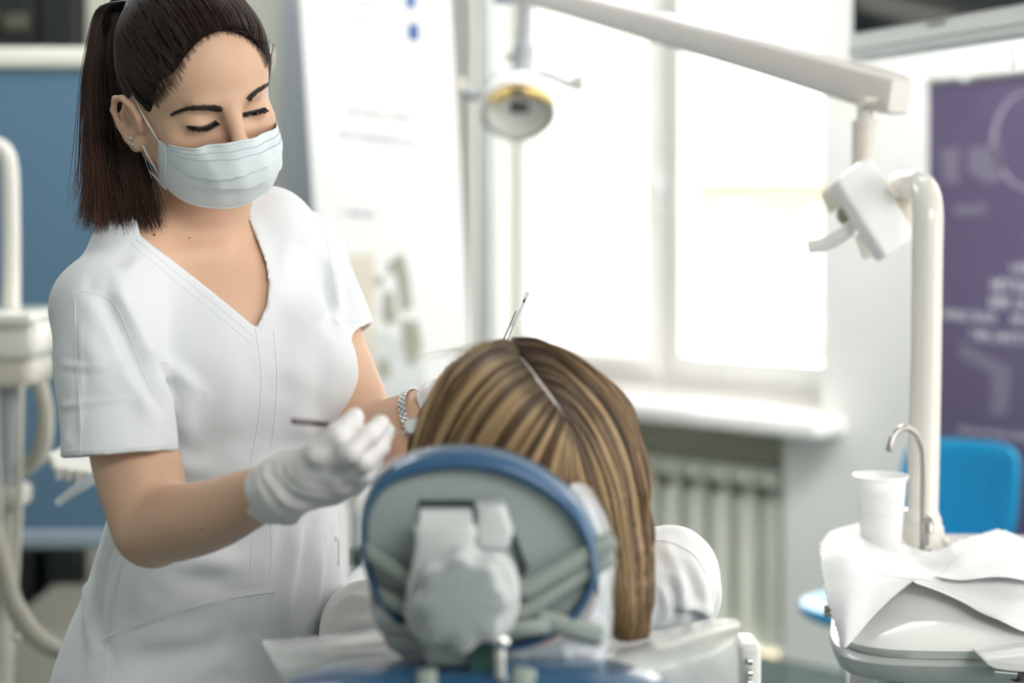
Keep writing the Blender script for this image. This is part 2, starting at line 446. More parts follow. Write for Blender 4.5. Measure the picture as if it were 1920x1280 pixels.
# column behind the dentist, right of her head
mb = MB().box(P(575, 300, 4.55) * 1 + Vector((0, 0, 1.5 - P(575, 300, 4.55).z)), (0.11, 0.2, 3.0), None, .01)
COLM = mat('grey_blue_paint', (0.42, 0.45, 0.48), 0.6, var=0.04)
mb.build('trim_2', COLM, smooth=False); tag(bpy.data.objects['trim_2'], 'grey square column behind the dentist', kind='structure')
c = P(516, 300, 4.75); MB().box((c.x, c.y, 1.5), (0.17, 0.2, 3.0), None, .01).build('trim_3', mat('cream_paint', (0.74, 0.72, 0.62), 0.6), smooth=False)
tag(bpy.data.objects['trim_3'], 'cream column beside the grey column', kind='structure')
# grey upright tube standing in for the shaded left window reveal
c = P(915, 300, 4.8); MB().tube([(c.x, c.y, 0.0), (c.x, c.y, 3.0)], 0.030, 24).build('trim_4', mat('reveal_shade_grey', (0.50, 0.52, 0.52), 0.4))
tag(bpy.data.objects['trim_4'], 'grey upright tube standing in for the shaded left window reveal', kind='structure')

# ------------------------------------------------------------------ radiator in the niche
RADM = mat('radiator_enamel', (0.86, 0.88, 0.78), 0.3, var=0.03)
rad = root('radiator', W(0.42, 0.10, -0.07), 'pale green ribbed radiator under the window sill', 'radiator')
nr = 9; pitch = 0.080; w0 = 0.21
for i in range(nr):
    w = w0 + i * pitch; r_ = MB()
    wbox(r_, w - .031, w + .031, 0.16, 0.655, -.115, -.045, .012); wbox(r_, w - .012, w + .012, 0.64, 0.70, -.105, -.065, .004)
    wbox(r_, w - .035, w + .035, 0.690, 0.735, -.125, -.03, .012)
    wbox(r_, w - .005, w + .005, 0.16, 0.65, -.045, -.030, .003)
    r_.build('radiator_rib', RADM, rad)
for zz in (.712, .19): MB().tube([W(w0 - .06, zz, -.08), W(w0 + nr * pitch, zz, -.08)], .014, 12).build('header_pipe', RADM, rad)
m_ = MB(); m_.tube([W(w0 - .055, .712, -.08), W(w0 - .055, 0.0, -.08)], .012, 12); m_.build('riser_pipe', RADM, rad)
m_ = MB(); m_.sphere(W(w0 - .055, .712, -.07), .026); m_.tube([W(w0 - .055, .712, -.06), W(w0 - .055, .712, -.02)], .016, 12)
m_.build('valve', mat('aged_brass', (0.45, 0.40, 0.30), .4, metal=.6), rad)
m_ = MB(); m_.sphere(W(w0 - .055, .19, -.07), .024); m_.tube([W(w0 - .055, .19, -.06), W(w0 - .055, .19, -.02)], .014, 12)
m_.build('valve', MATS['aged_brass'], rad)

# ------------------------------------------------------------------ outside: yellow house across the street
FAC = mat('yellow_stucco', (0.62, 0.52, 0.36), 0.9, var=0.04, bump=0.1); FACW = mat('white_stucco', (0.92, 0.91, 0.88), 0.9, var=0.02)
def px_at(px, py, D): return P(px, py, D)
bld = root('house', (3.4, 13.0, -3.0), 'pale yellow house with an arched white window seen across the street', 'building')
Dh = 12.5
x0 = px_at(1290, 0, Dh).x; x1 = px_at(2000, 0, Dh).x; zt = px_at(0, 335, Dh).z
MB().box(((x0 + x1) / 2, Dh + 2, (zt - 5) / 2 - .0), (x1 - x0, 4, zt + 5)).build('facade', FAC, bld, smooth=False)
MB().box(((x0 + x1) / 2, Dh + 1.9, zt + .06), (x1 - x0 + .3, 4.3, .14)).build('cornice', FACW, bld, smooth=False)
def arch(cx, w, zb, zh, D, ext, name, m):
    a = np.linspace(0, np.pi, 16); pts = [(cx + w * math.cos(t), D, zh + w * math.sin(t)) for t in a] + [(cx - w, D, zb), (cx + w, D, zb)]
    return MB().prism(pts, (0, ext, 0)).build(name, m, bld, smooth=False)
for cxp in (1378, 1560):
    cx = px_at(cxp, 0, Dh).x
    arch(cx, .20, px_at(0, 640, Dh).z, px_at(0, 430, Dh).z, Dh - .05, .1, 'window_surround', FACW)
    arch(cx, .07, px_at(0, 600, Dh).z, px_at(0, 470, Dh).z, Dh - .08, .05, 'window_pane', mat('far_glass', (.55, .56, .55), .1))
MB().box((4, 14, -5.05), (40, 24, .1)).build('ground', mat('street_paving', (.6, .6, .58), .9), smooth=False)
tag(bpy.data.objects['ground'], 'light paved street outside', kind='structure')

# ------------------------------------------------------------------ roll-up banners
def quad3(TL, TR, BL, BR, nu=2, nv=2):
    TL, TR, BL, BR = map(np.array, (TL, TR, BL, BR)); G = np.zeros((nv, nu, 3))
    for i in range(nv):
        for j in range(nu):
            a = j / (nu - 1); b = i / (nv - 1); G[i, j] = (TL * (1 - a) + TR * a) * (1 - b) + (BL * (1 - a) + BR * a) * b
    return G
BANW = mat('banner_white', (0.78, 0.78, 0.76), 0.5, var=0.01)
INKG = mat('grey_ink', (0.22, 0.25, 0.33), .6); INKB = mat('blue_ink', (0.03, 0.10, 0.30), .6)
INKL = mat('lilac_white_ink', (.92, .90, .95), .6)
def banner_frame(TL, TR, BL):
    TL, TR, BL = map(np.array, (TL, TR, BL)); u = TR - TL; v = BL - TL; n = np.cross(v, u); n /= np.linalg.norm(n)
    if n[1] > 0: n = -n
    return TL, u, v, n
def decal(fr, pts, name, m, parent, off=.0015, kind=None, lab=None):
    """flat printed shapes; pts: list of polygons in banner (u,v) coordinates"""
    TL, u, v, n = fr; mb = MB()
    for poly in pts:
        top = [TL + u * a + v * b + n * (off + .0008) for a, b in poly]; mb.prism(top, tuple(-n * .0006))
    o = mb.build(name, m, parent, smooth=False, label=lab)
    if kind: o['kind'] = kind
    return o
def glyph_line(u0, u1, v, h, slope=0.0, seed=1, asp=1.0):
    """a row of small letter-like strokes (the print is too blurred to read)"""
    g = random.Random(seed); out = []; x = u0
    while x < u1:
        wd = h * asp * g.uniform(.35, .75)
        if g.random() < .12: x += wd * 1.0; continue
        vv = v + slope * (x - u0); s = h * .12
        out.append([(x, vv), (x + s * asp, vv), (x + s * asp, vv + h), (x, vv + h)])
        if g.random() < .8: out.append([(x + wd - s * asp, vv + h * g.choice((0, .0, .4))), (x + wd, vv), (x + wd, vv + h), (x + wd - s * asp, vv + h)])
        y = g.choice((0, .44, .86)); out.append([(x, vv + h * y), (x + wd, vv + h * y), (x + wd, vv + h * (y + .13)), (x, vv + h * (y + .13))])
        x += wd * 1.35
    return out
b1 = root('roll_up_banner', (-0.50, 4.25, 0), 'white roll-up banner with blue squares and a faint beige picture near its foot', 'banner')
TL = Pn(556, -120, 4.20); TR = Pn(838, -100, 4.35); BLf = TL + (Pn(600, 520, 4.25) - Pn(567, 0, 4.20)) * (P(0, -120, 4.2).z - 0.06) / (P(0, -120, 4.2).z * 0 + 0.683)
u_ = TR - TL
fr1 = banner_frame(TL, TR, BLf)
G = quad3(TL, TR, BLf, BLf + u_, 6, 12); nrm = fr1[3]
G2 = np.concatenate([G]); mb = MB(); mb.grid(G2); mb.build('banner_sheet', BANW, b1, smooth=False, solid=.001)
foot = MB(); cB = (BLf + u_ / 2); foot.box((cB[0], cB[1], .035), (np.linalg.norm(u_) + .05, .14, .07), Matrix.Rotation(math.atan2(u_[1], u_[0]), 3, 'Z'), .012)
foot.build('banner_base', mat('aluminium', (.6, .6, .6), .35, metal=1), b1)
MB().tube([TL, TR], .012, 10).build('top_rail', MATS['aluminium'], b1)
Hh = np.linalg.norm(BLf - TL); Ww = np.linalg.norm(u_)
def uv1(px, py):
    """banner coordinates of a photo point (ray meets the sheet)"""
    o = np.array((0, 0, CZ)); d = Pn(px, py, 1.0) - o; TLa, uu, vv, n = fr1
    t = ((TLa - o) @ n) / (d @ n); p = o + d * t - TLa
    M = np.array([[uu @ uu, uu @ vv], [uu @ vv, vv @ vv]]); return tuple(np.linalg.solve(M, np.array([p @ uu, p @ vv])))
def pq(x0, y0, x1, y1, sk=0): return [uv1(x0, y0), uv1(x1, y0 + sk), uv1(x1, y1 + sk), uv1(x0, y1)]
decal(fr1, [pq(764, 42, 786, 76, 2)], 'printed_square', INKB, b1, lab='lower blue printed square')
decal(fr1, [pq(760, -14, 780, 16, 2)], 'printed_square', INKB, b1, lab='upper blue printed square')
asp = Hh / Ww
for k, (xa, ya, xb, h, sd) in enumerate(((650, 202, 770, 9, 1), (630, 245, 784, 10, 2), (600, 22, 712, 9, 3), (665, 0, 712, 12, 4), (640, 392, 700, 9, 5))):
    (a, va), (b, vb) = uv1(xa, ya), uv1(xb, ya + (xb - xa) * .13); hh_ = uv1(xa, ya + h)[1] - va
    decal(fr1, glyph_line(a, b, va, hh_, (vb - va) / (b - a), sd, asp), 'printed_lettering', INKG, b1, kind='stuff')
# faint picture of buildings and figures near the foot of the banner
PIC = mat('printed_beige', (.66, .61, .50), .6, var=.05); PIC2 = mat('printed_olive', (.34, .34, .27), .6, var=.15, vscale=30); PIC3 = mat('printed_pale', (.60, .62, .60), .6, var=.2, vscale=25)
decal(fr1, [pq(655, 476, 702, 760)], 'printed_picture', PIC, b1, off=.001)
decal(fr1, [[uv1(*q) for q in L_] for L_ in (
    [(742, 478), (756, 476), (766, 520), (772, 575), (752, 585), (744, 520)], [(720, 548), (736, 545), (744, 600), (726, 612), (716, 590)],
    [(752, 600), (782, 600), (792, 650), (770, 690), (756, 660)], [(704, 520), (716, 516), (718, 534), (706, 536)], [(706, 680), (724, 670), (734, 700), (712, 712)], [(726, 492), (740, 486), (742, 510), (730, 514)])],
    'printed_figures', PIC2, b1, off=.003)
decal(fr1, [[uv1(*q) for q in L_] for L_ in ([(704, 620), (790, 640), (800, 760), (706, 760)],)], 'printed_crowd', PIC3, b1, off=.0018)

PURP = mat('purple_print', (0.155, 0.125, 0.225), 0.45, var=0.12, vscale=2.0)
b2 = root('poster_stand', (1.25, 4.1, 0), 'dark purple poster with white lettering behind the blue chair', 'poster')
TLp = Pn(1741, 155, 4.5); TRp = TLp + np.array((0.4384, -0.8988, 0)) * 0.62
BLp = np.array((TLp[0], TLp[1], 0.06)); fr2 = banner_frame(TLp, TRp, BLp)
MB().grid(quad3(TLp, TRp, BLp, BLp + TRp - TLp, 4, 8)).build('poster_sheet', PURP, b2, smooth=False, solid=.002)
MB().tube([TLp, TRp], .009, 10).build('top_rail', MATS['aluminium'], b2)
MB().box((BLp + (TRp - TLp) / 2) * (1, 1, 0) + np.array((0, 0, .03)), (.64, .16, .06), Matrix.Rotation(math.atan2(-.8988, .4384), 3, 'Z'), .01).build('banner_base', MATS['aluminium'], b2)
def uv2(px, py):
    o = np.array((0, 0, CZ)); d = Pn(px, py, 1.0) - o; TLa, uu, vv, n = fr2
    t = ((TLa - o) @ n) / (d @ n); p = o + d * t - TLa
    M = np.array([[uu @ uu, uu @ vv], [uu @ vv, vv @ vv]]); return tuple(np.linalg.solve(M, np.array([p @ uu, p @ vv])))
asp2 = np.linalg.norm(fr2[2]) / np.linalg.norm(fr2[1])
for k, (xa, ya, xb, h, sd, sk) in enumerate(((1898, 492, 1990, 20, 11, .03), (1860, 522, 1990, 22, 12, .04), (1857, 554, 1990, 22, 13, .06), (1770, 580, 1990, 17, 14, .07), (1812, 616, 1990, 19, 15, .09), (1800, 800, 1990, 9, 16, .12))):
    (a, va), (b, vb) = uv2(xa, ya), uv2(xb, ya + (xb - xa) * sk); hh_ = uv2(xa, ya + h)[1] - va
    decal(fr2, glyph_line(a, b, va, hh_, (vb - va) / (b - a), sd, asp2), 'printed_lettering', INKL, b2, kind='stuff')
# pale oval outline and faint ghost shapes on the poster
out = []
for i in range(28):
    t0, t1 = [math.pi * (0.5 + q / 28 * 1.05) for q in (i, i + 1)]
    def pt(t, r): return uv2(1945 + (75 + r) * math.cos(t), 262 - (92 + r) * math.sin(t))
    wd = 3 + 7 * math.sin(math.pi * i / 28)
    out.append([pt(t0, 0), pt(t1, 0), pt(t1, wd), pt(t0, wd)])
decal(fr2, out, 'printed_emblem', mat('printed_lilac', (.42, .37, .47), .6), b2)
GH = mat('printed_dim_lilac', (.25, .22, .31), .6)
for L_ in ([(1765, 280), (1800, 275), (1800, 345), (1772, 345)], [(1815, 278), (1880, 270), (1880, 340), (1850, 345), (1815, 320)], [(1790, 385), (1850, 382), (1850, 402), (1792, 404)], [(1800, 640), (1900, 690), (1890, 780), (1860, 780), (1860, 700), (1800, 670)]): decal(fr2, [[uv2(*q) for q in L_]], 'printed_shape', GH, b2)
cl = MB().box(Pn(1808, 148, 4.3), (.03, .012, .012), None, .003); cl.build('clip', GREYP, b2)

# ------------------------------------------------------------------ blue partition, cabinet and far things on the left
D1 = 4.0
pr = root('partition_panel', (-1.5, D1, 0), 'blue office partition with cream top rail behind the dentist', 'partition')
BLUEP = mat('blue_panel', (0.095, 0.18, 0.265), 0.5, var=0.05, vscale=2)
zt_ = P(0, 128, D1).z; zb_ = P(0, 990, D1).z; xl = P(-500, 0, D1).x; xr = P(500, 0, D1).x
MB().box(((xl + xr) / 2, D1, (zt_ + zb_) / 2), (xr - xl, .04, zt_ - zb_), None, .004).build('panel', BLUEP, pr, smooth=False)
MB().box(((xl + xr) / 2, D1, zt_ + .022), (xr - xl + .02, .07, .05), None, .012).build('top_rail', mat('cream_rail', (.74, .72, .62), .4), pr)
MB().box(((xl + xr) / 2, D1, zb_ - .022), (xr - xl + .02, .06, .045), None, .01).build('bottom_rail', mat('steel_blue_rail', (.27, .33, .37), .4), pr)
for xx in (xl, (xl + xr) / 2, xr): MB().box((xx, D1, zb_ / 2), (.05, .05, zb_), None, .006).build('partition_leg', MATS['steel_blue_rail'], pr)
sh = root('equipment_rack', (-1.45, 4.9, 0), 'black cabinet showing above the partition at upper left', 'cabinet')
a = P(-300, -80, 4.9); b = P(82, 100, 4.9)
MB().box(((a.x + b.x) / 2, 4.95, 1.1), (b.x - a.x, .3, 2.2), None, .01).build('cabinet_body', BLACKP, sh, smooth=False)
for q in (0, 60): 
    MB().box(P(-30 + q, 30 + q * .2, 4.79), (.07, .02, .05), None, .005).build('equipment_knob', mat('dull_olive', (.10, .10, .07), .5), sh)
sh2 = root('equipment_rack', (-1.25, 4.85, 0), 'narrow black cabinet between the cream posts at upper left', 'cabinet')
a = P(90, 0, 4.8); b = P(148, 0, 4.8)
MB().box(((a.x + b.x) / 2, 4.9, 1.1), (b.x - a.x, .25, 2.2), None, .01).build('cabinet_body', BLACKP, sh2, smooth=False)
c = P(196, 0, 4.8); MB().box((c.x, c.y + .1, 1.5), (.13, .12, 3.0), None, .01).build('trim_5', MATS['cream_paint'], smooth=False)
tag(bpy.data.objects['trim_5'], 'cream post rising behind the ponytail', kind='structure')

# ------------------------------------------------------------------ second dental unit, far left
du = root('dental_unit', (-0.92, 3.0, 0), 'out of focus ivory dental unit with hoses at the left edge', 'dental unit')
Dd = 3.0
MB().tube(catmull([P(-40, 292, Dd), P(-20, 275, Dd), P(2, 278, Dd), P(17, 310, Dd), P(21, 420, Dd), P(21, 590, Dd)], 30), .0155, 16).build('arched_pole', IVORY, du)
t_ = MB(); t_.box(P(15, 628, Dd), (.155, .20, .075), None, .02); t_.box(P(28, 590, Dd - .03), (.12, .22, .02), None, .006); t_.build('instrument_head', IVORY, du)
MB().box(P(10, 690, Dd), (.14, .16, .06), None, .02).build('lower_housing', IVORY2, du)
MB().tube([P(14, 700, Dd), P(14, 930, Dd)], .026, 18).build('column', mat('grey_lilac', (.42, .44, .46), .4), du)
MB().box(P(12, 930, Dd), (.07, .1, .04), None, .012).build('column_joint', IVORY2, du)
MB().box((P(12, 0, Dd).x - .1, Dd + .05, .22), (.30, .36, .44), None, .04).build('unit_base', IVORY2, du)
MB().tube([(P(12, 0, Dd).x, Dd, P(12, 930, Dd).z), (P(12, 0, Dd).x - .03, Dd, .40)], .03, 16).build('lower_column', IVORY2, du)
HOSE = mat('ivory_hose', (.56, .54, .46), .4, var=.1)
def hose(pts, r, name='corrugated_hose', parent=du, m=HOSE, rib=.12, pitch=.006):
    q = catmull([tuple(p) for p in pts], 400); L = np.r_[0, np.cumsum(np.linalg.norm(np.diff(q, axis=0), axis=1))]
    n = int(L[-1] / pitch * 4); t = np.linspace(0, L[-1], min(n, 700)); q = np.stack([np.interp(t, L, q[:, i]) for i in range(3)], 1)
    return MB().tube(q, r * (1 + rib * np.sign(np.sin(np.arange(len(q)) * np.pi / 2 + .4))), 12).build(name, m, parent)
hose([P(75, 715, Dd - .05), P(86, 780, Dd - .05), P(74, 850, Dd - .03), P(30, 890, Dd)], .0135)
hose([P(-20, 980, Dd - .2), P(5, 1060, Dd - .2), P(30, 1140, Dd - .2), P(75, 1200, Dd - .15), P(150, 1235, Dd - .1), P(240, 1290, Dd)], .0150)
hose([P(-10, 720, Dd - .1), P(-3, 900, Dd - .1), P(2, 1040, Dd - .15), P(-8, 1180, Dd - .2), P(-60, 1300, Dd - .1)], .005, 'thin_hose', rib=0)
hose([P(40, 720, Dd - .1), P(36, 900, Dd - .12), P(30, 1050, Dd - .12), P(30, 1190, Dd - .15)], .005, 'thin_hose', rib=0)
MB().sphere(P(30, 1195, Dd - .15), .008).build('hose_tip', WPLAST, du)
# ivory tray with ribbed edge, and a clear suction tip
tr_ = root('instrument_tray', P(150, 858, 2.75), 'small ivory ribbed tray left of the dentist', 'tray')
poly = [P(88, 848, 2.68), P(130, 828, 2.75), P(230, 826, 2.85), P(230, 888, 2.62), P(150, 882, 2.60), P(104, 872, 2.62)]
MB().prism([tuple(p) for p in poly], (0, 0, -.018), .006).build('tray_body', IVORY, tr_)
for i in range(6):
    p = P(108 + i * 18, 874 + i * 2.2, 2.60 - .002 * i); MB().tube([p, p + Vector((.0, .006, -.020))], .0055, 10).build('tray_rib', IVORY, tr_)
CLEAR = mat('clear_plastic', (.90, .93, .95), .12, trans=.55, var=.02, ior=1.3)
st = root('suction_tip', P(140, 918, 2.45), 'clear plastic suction tip pointing down left beside the sleeve', 'suction tip')
MB().tube([P(108, 943, 2.45), P(135, 922, 2.45), P(172, 898, 2.45), P(230, 870, 2.45)], [.0055, .0065, .0085, .009], 14).build('tip_tube', CLEAR, st)
# low green-teal cabinet and ivory pedal box on the floor behind
lc = root('floor_box', (-1.2, 4.6, 0), 'ivory low box standing on the dark floor behind the dentist', 'box')
a = P(70, 1150, 4.3); MB().box((a.x + .15, 4.4, (a.z) / 2), (.42, .5, a.z), None, .02).build('box_body', IVORY2, lc)
bc = root('floor_cabinet', (-1.5, 5.7, 0), 'black low cabinet below the blue partition', 'cabinet')
MB().box((-1.45, 5.5, .42), (1.8, .4, .78), None, .01).build('cabinet_body', mat('very_dark_teal', (.02, .045, .06), .4), bc)
for i in range(3): MB().box((-2.05 + i * .6, 5.29, .42), (.56, .02, .70), None, .004).build('cabinet_door', mat('dark_teal_door', (.03, .07, .085), .35), bc)
# white pedestal seen between dentist and headrest
ps = root('stool', (-.36, 3.6, 0), 'white and green stool stem seen between the dentist and the headrest', 'stool')
Ds = 3.6
MB().tube([P(668, 880, Ds), P(668, 950, Ds), P(660, 975, Ds)], [.022, .019, .006], 16).build('backrest_post', IVORY, ps)
MB().tube([P(668, 960, Ds), (P(668, 960, Ds).x, Ds, .04)], .013, 14).build('stool_column', GREYP, ps)
MB().lathe([(.001, .0), (.13, .0), (.13, .012), (.11, .03), (.02, .05), (.001, .05)], (P(668, 0, Ds).x, Ds, .0), 28).build('stool_base', GREYP, ps)
MB().lathe([(.001, .0), (.10, .0), (.112, .02), (.10, .05), (.001, .055)], (P(668, 0, Ds).x - .03, Ds, P(0, 1190, Ds).z), 28).build('stool_seat', mat('sage_vinyl', (.36, .43, .38), .4), ps)

# ------------------------------------------------------------------ far lamp of the other unit
Dl = 3.6
fl = root('operating_light', P(975, 190, Dl), 'small out of focus operating light with yellow reflector in front of the window', 'dental lamp')
GM = mat('lamp_grey', (.36, .38, .40), .4, var=.03)
MB().tube([P(992, -60, Dl), P(988, 40, Dl), P(984, 90, Dl)], [.014, .014, .017], 14).build('lamp_stem', GM, fl)
MB().tube([P(984, 85, Dl), P(982, 130, Dl), P(980, 168, Dl)], [.026, .024, .030], 14).build('lamp_neck', GM, fl)
MB().tube([P(946, 107, Dl), P(975, 107, Dl)], .008, 10).build('lamp_knob', GM, fl)
pts = catmull([P(862, 160, Dl), P(880, 178, Dl), P(900, 174, Dl), P(930, 150, Dl), P(975, 140, Dl), P(1025, 140, Dl), P(1060, 155, Dl), P(1082, 160, Dl)], 40)
MB().tube(pts, .0105, 10).build('handle_bow', GM, fl)
MB().tube([P(862, 148, Dl), P(866, 172, Dl)], .011, 12).build('handle_grip', mat('warm_white_grip', (.80, .74, .66), .4), fl)
MB().tube([P(1086, 140, Dl), P(1086, 172, Dl)], .013, 12).build('handle_grip', mat('taupe_grip', (.46, .44, .38), .4), fl)
Rl = rot_to((0, -.80, -.60)) @ Matrix.Diagonal((.80, .80, .80))
MB().lathe([(.095, .03), (.105, .012), (.10, -.008), (.085, -.02), (.05, -.03), (.001, -.034), (.001, -.030), (.05, -.026), (.08, -.014), (.093, .010), (.088, .028)], P(972, 198, Dl), 36, Rl, cap=False).build('reflector_dish', mat('pale_reflector', (.93, .92, .88), .6), fl)
MB().tube(catmull([P(922, 192, Dl - .07), P(940, 178, Dl - .075), P(975, 171, Dl - .08), P(1012, 177, Dl - .075), P(1032, 190, Dl - .07)], 24), .0115, 10).build('reflector_band', mat('amber_reflector', (.78, .55, .20), .3), fl)
MB().box(P(974, 200, Dl - .10), (.040, .02, .026), None, .005).build('bulb_cap', mat('dark_brown', (.05, .04, .04), .4), fl)
MB().box(P(972, 170, Dl - .095), (.03, .02, .012), None, .004).build('bulb_socket', MATS['dark_brown'], fl)
bq = root('wall_box', P(955, -10, 3.8), 'blue box at the top edge above the far lamp', 'box')
MB().box(P(958, -16, 3.8), (.075, .06, .05), None, .006).build('box_body', mat('deep_blue', (.05, .14, .30), .4), bq)
MB().tube([P(958, -30, 3.8), (P(958, 0, 3.8).x, 3.8, 3.0)], .008, 10).build('box_hanger', GM, bq)
# ------------------------------------------------------------------ monitor on its bracket (top right)
Mtl = Pn(1572, -330, 3.0); Mbl = Pn(1590, 116, 3.0); Mbr = Pn(1920, 70, 2.53)
um = Mbr - Mbl; um[2] = 0; um /= np.linalg.norm(um); nm = np.array((um[1], -um[0], 0)); 
if nm[1] > 0: nm = -nm
mw, mh = .62, .40
mon = root('monitor', Mbl + um * mw / 2, 'white framed monitor with dark screen at the top right corner', 'monitor')
RM = Matrix((um, -nm, ZV)).transposed()
cM = Mbl + um * mw / 2 + ZV * mh / 2
MB().box(cM - nm * .02, (mw, .045, mh), RM, .012).build('bezel', mat('pale_bezel', (.95, .96, .94), .35, var=.02), mon)
MB().box(cM + nm * .0045 + ZV * .010, (mw - .06, .004, mh - .075), RM, .001).build('screen', mat('dark_screen', (.012, .018, .02), .12, coat=.5), mon, smooth=False)
MB().box(cM + nm * .004 - ZV * (mh / 2 - .018), (mw - .06, .003, .0015), RM).build('bezel_groove', GREYP, mon, smooth=False)
g_ = MB(); gx = random.Random(3)
p0 = Mbl + um * .255 + ZV * .040 + nm * .004
for i in range(6):
    g_.box(p0 + um * (i * .0085), (.0022, .002, .009), RM); g_.box(p0 + um * (i * .0085 + .002) + ZV * gx.choice((-.0036, 0, .0036)), (.005, .002, .002), RM)
o = g_.build('badge_lettering', mat('badge_grey', (.45, .47, .45), .4), mon, smooth=False); o['kind'] = 'stuff'
pb = Mbl + um * .014 + ZV * .02 + nm * .004
MB().sphere(pb, (.006, .003, .006), RM, 14).build('power_button', mat('badge_grey2', (.66, .68, .66), .3), mon)
cb = cM - nm * .06
MB().box(cb, (.12, .05, .12), RM, .01).build('mount_plate', GREYP, mon)
MB().tube([cb, cb - nm * .15, cb - nm * .15 + ZV * (2.98 - cb[2])], .02, 14).build('mount_arm', WPLAST, mon)
cdl = catmull([Mbl + um * .42 - nm * .03 + ZV * .0, P(1902, 110, 2.7), P(1900, 150, 2.75), P(1905, 400, 2.9), (1.2, 3.0, 0.02)], 40)
MB().tube(catmull([P(1898, 88, 2.62), P(1900, 112, 2.64), P(1899, 128, 2.72), P(1920, 100, 2.9)], 20), .0018, 8).build('cable', mat('cable_grey', (.45, .45, .45), .5), mon)

# ------------------------------------------------------------------ spring arm with its drop link and the operating light head seen from behind
AR = mat('arm_cream', (.80, .75, .71), .3, var=.02, coat=.2)
arm = root('operating_light', P(1650, 182, 2.4), 'long cream spring arm carrying a white square light head beside the ivory pole', 'dental lamp')
secs = [(930, -30, 3.45, .022), (1200, 43, 2.93, .0240), (1440, 108, 2.63, .0262), (1640, 166, 2.42, .0282), (1674, 177, 2.385, .0282)]
cps = [P(x, y, D) for x, y, D, h in secs]; ddir = (cps[-1] - cps[0]).normalized()
vs = []; fs = []; side = ddir.cross(Vector((0, 0, 1))).normalized(); upv = side.cross(ddir).normalized()
R_ = 16; prof = []
for a in np.linspace(0, 2 * math.pi, R_, endpoint=False):
    c_, s_ = math.cos(a), math.sin(a); prof.append((math.copysign(abs(c_) ** .35, c_), math.copysign(abs(s_) ** .35, s_)))
full = []
for k, (p, sct) in enumerate(zip(cps, secs)): full.append((p, sct[3], 1.0))
full.append((cps[-1] + ddir * .012, secs[-1][3], .93)); full.append((cps[-1] + ddir * .016, secs[-1][3], .80))
for p, h, sc_ in full:
    for a, b in prof: vs.append(p + side * (a * h * .8 * sc_) + upv * (b * h * sc_))
K = len(full)
fs = [(i * R_ + j, i * R_ + (j + 1) % R_, (i + 1) * R_ + (j + 1) % R_, (i + 1) * R_ + j) for i in range(K - 1) for j in range(R_)] + [tuple(range(R_)), tuple((K - 1) * R_ + j for j in range(R_))]
MB().add(vs, fs).build('arm_beam', AR, arm)
MB().tube([cps[0] - ddir * .02, cps[0] - ddir * .02 + Vector((0, 0, 3.0 - cps[0].z))], .022, 16).build('ceiling_post', AR, arm)
MB().tube([P(1622, 180, 2.41), P(1622, 232, 2.41)], .0115, 14).build('link_pin', AR, arm)
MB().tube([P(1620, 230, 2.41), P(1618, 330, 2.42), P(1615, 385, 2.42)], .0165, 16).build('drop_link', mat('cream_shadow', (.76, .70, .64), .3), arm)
MB().tube([P(1622, 226, 2.41), P(1622, 236, 2.41)], .0185, 16).build('link_collar', AR, arm)
MB().box(P(1638, 187, 2.375), (.034, .004, .008), rot_to(upv), .0015).build('name_plate', mat('cream_plate', (.70, .66, .60), .4), arm)

hd = arm
Wm = mat('white_housing', (.93, .93, .93), .3, var=.01)
q = [P(1569, 335, 2.30), P(1634, 289, 2.33), P(1720, 441, 2.33), P(1662, 482, 2.28)]
nq = (q[1] - q[0]).cross(q[3] - q[0]).normalized()
if nq.y < 0: nq = -nq
# rounded outline
def roundq(q, r=.010, n=5):
    out = []
    for i in range(len(q)):
        a, b, c = q[i - 1], q[i], q[(i + 1) % len(q)]; u1 = (a - b).normalized() * r; u2 = (c - b).normalized() * r
        for k in range(n):
            t = k / (n - 1); out.append((b + u1) * (1 - t) ** 2 + b * (2 * t * (1 - t)) + (b + u2) * t ** 2)
    return out
MB().prism([tuple(p) for p in roundq(q)], tuple(nq * .030), .006).build('rear_plate', Wm, hd)
q2 = [P(1537, 362, 2.37), P(1600, 312, 2.38), P(1672, 440, 2.38), P(1622, 470, 2.37)]
n2 = (q2[1] - q2[0]).cross(q2[3] - q2[0]).normalized()
if n2.y < 0: n2 = -n2
m_ = MB(); m_.prism([tuple(p) for p in roundq([P(1537, 362, 2.37), P(1575, 333, 2.37), P(1598, 372, 2.37), P(1556, 402, 2.37)], .004)], (0.01, .05, 0), .003)
m_.prism([tuple(p) for p in roundq([P(1602, 440, 2.37), P(1640, 420, 2.37), P(1665, 470, 2.37), P(1618, 488, 2.37)], .004)], (0.01, .05, 0), .003)
m_.build('front_housing', mat('pale_housing', (.83, .81, .75), .3), hd)
pts = catmull([P(1516, 463, 2.33), P(1545, 458, 2.33), P(1578, 441, 2.33), P(1606, 418, 2.34)], 24)
MB().tube(pts, np.linspace(.0095, .010, 24), 12, flat=.5, up=(0, 1, 0)).build('handle', mat('grey_white_handle', (.74, .74, .72), .35), hd)
MB().sphere(P(1582, 402, 2.35), (.010, .008, .014)).build('handle_joint', mat('olive_joint', (.35, .32, .24), .4), hd)
MB().box(P(1690, 400, 2.36), (.03, .04, .05), None, .01).build('joint_block', mat('warm_joint', (.78, .70, .60), .35), hd)

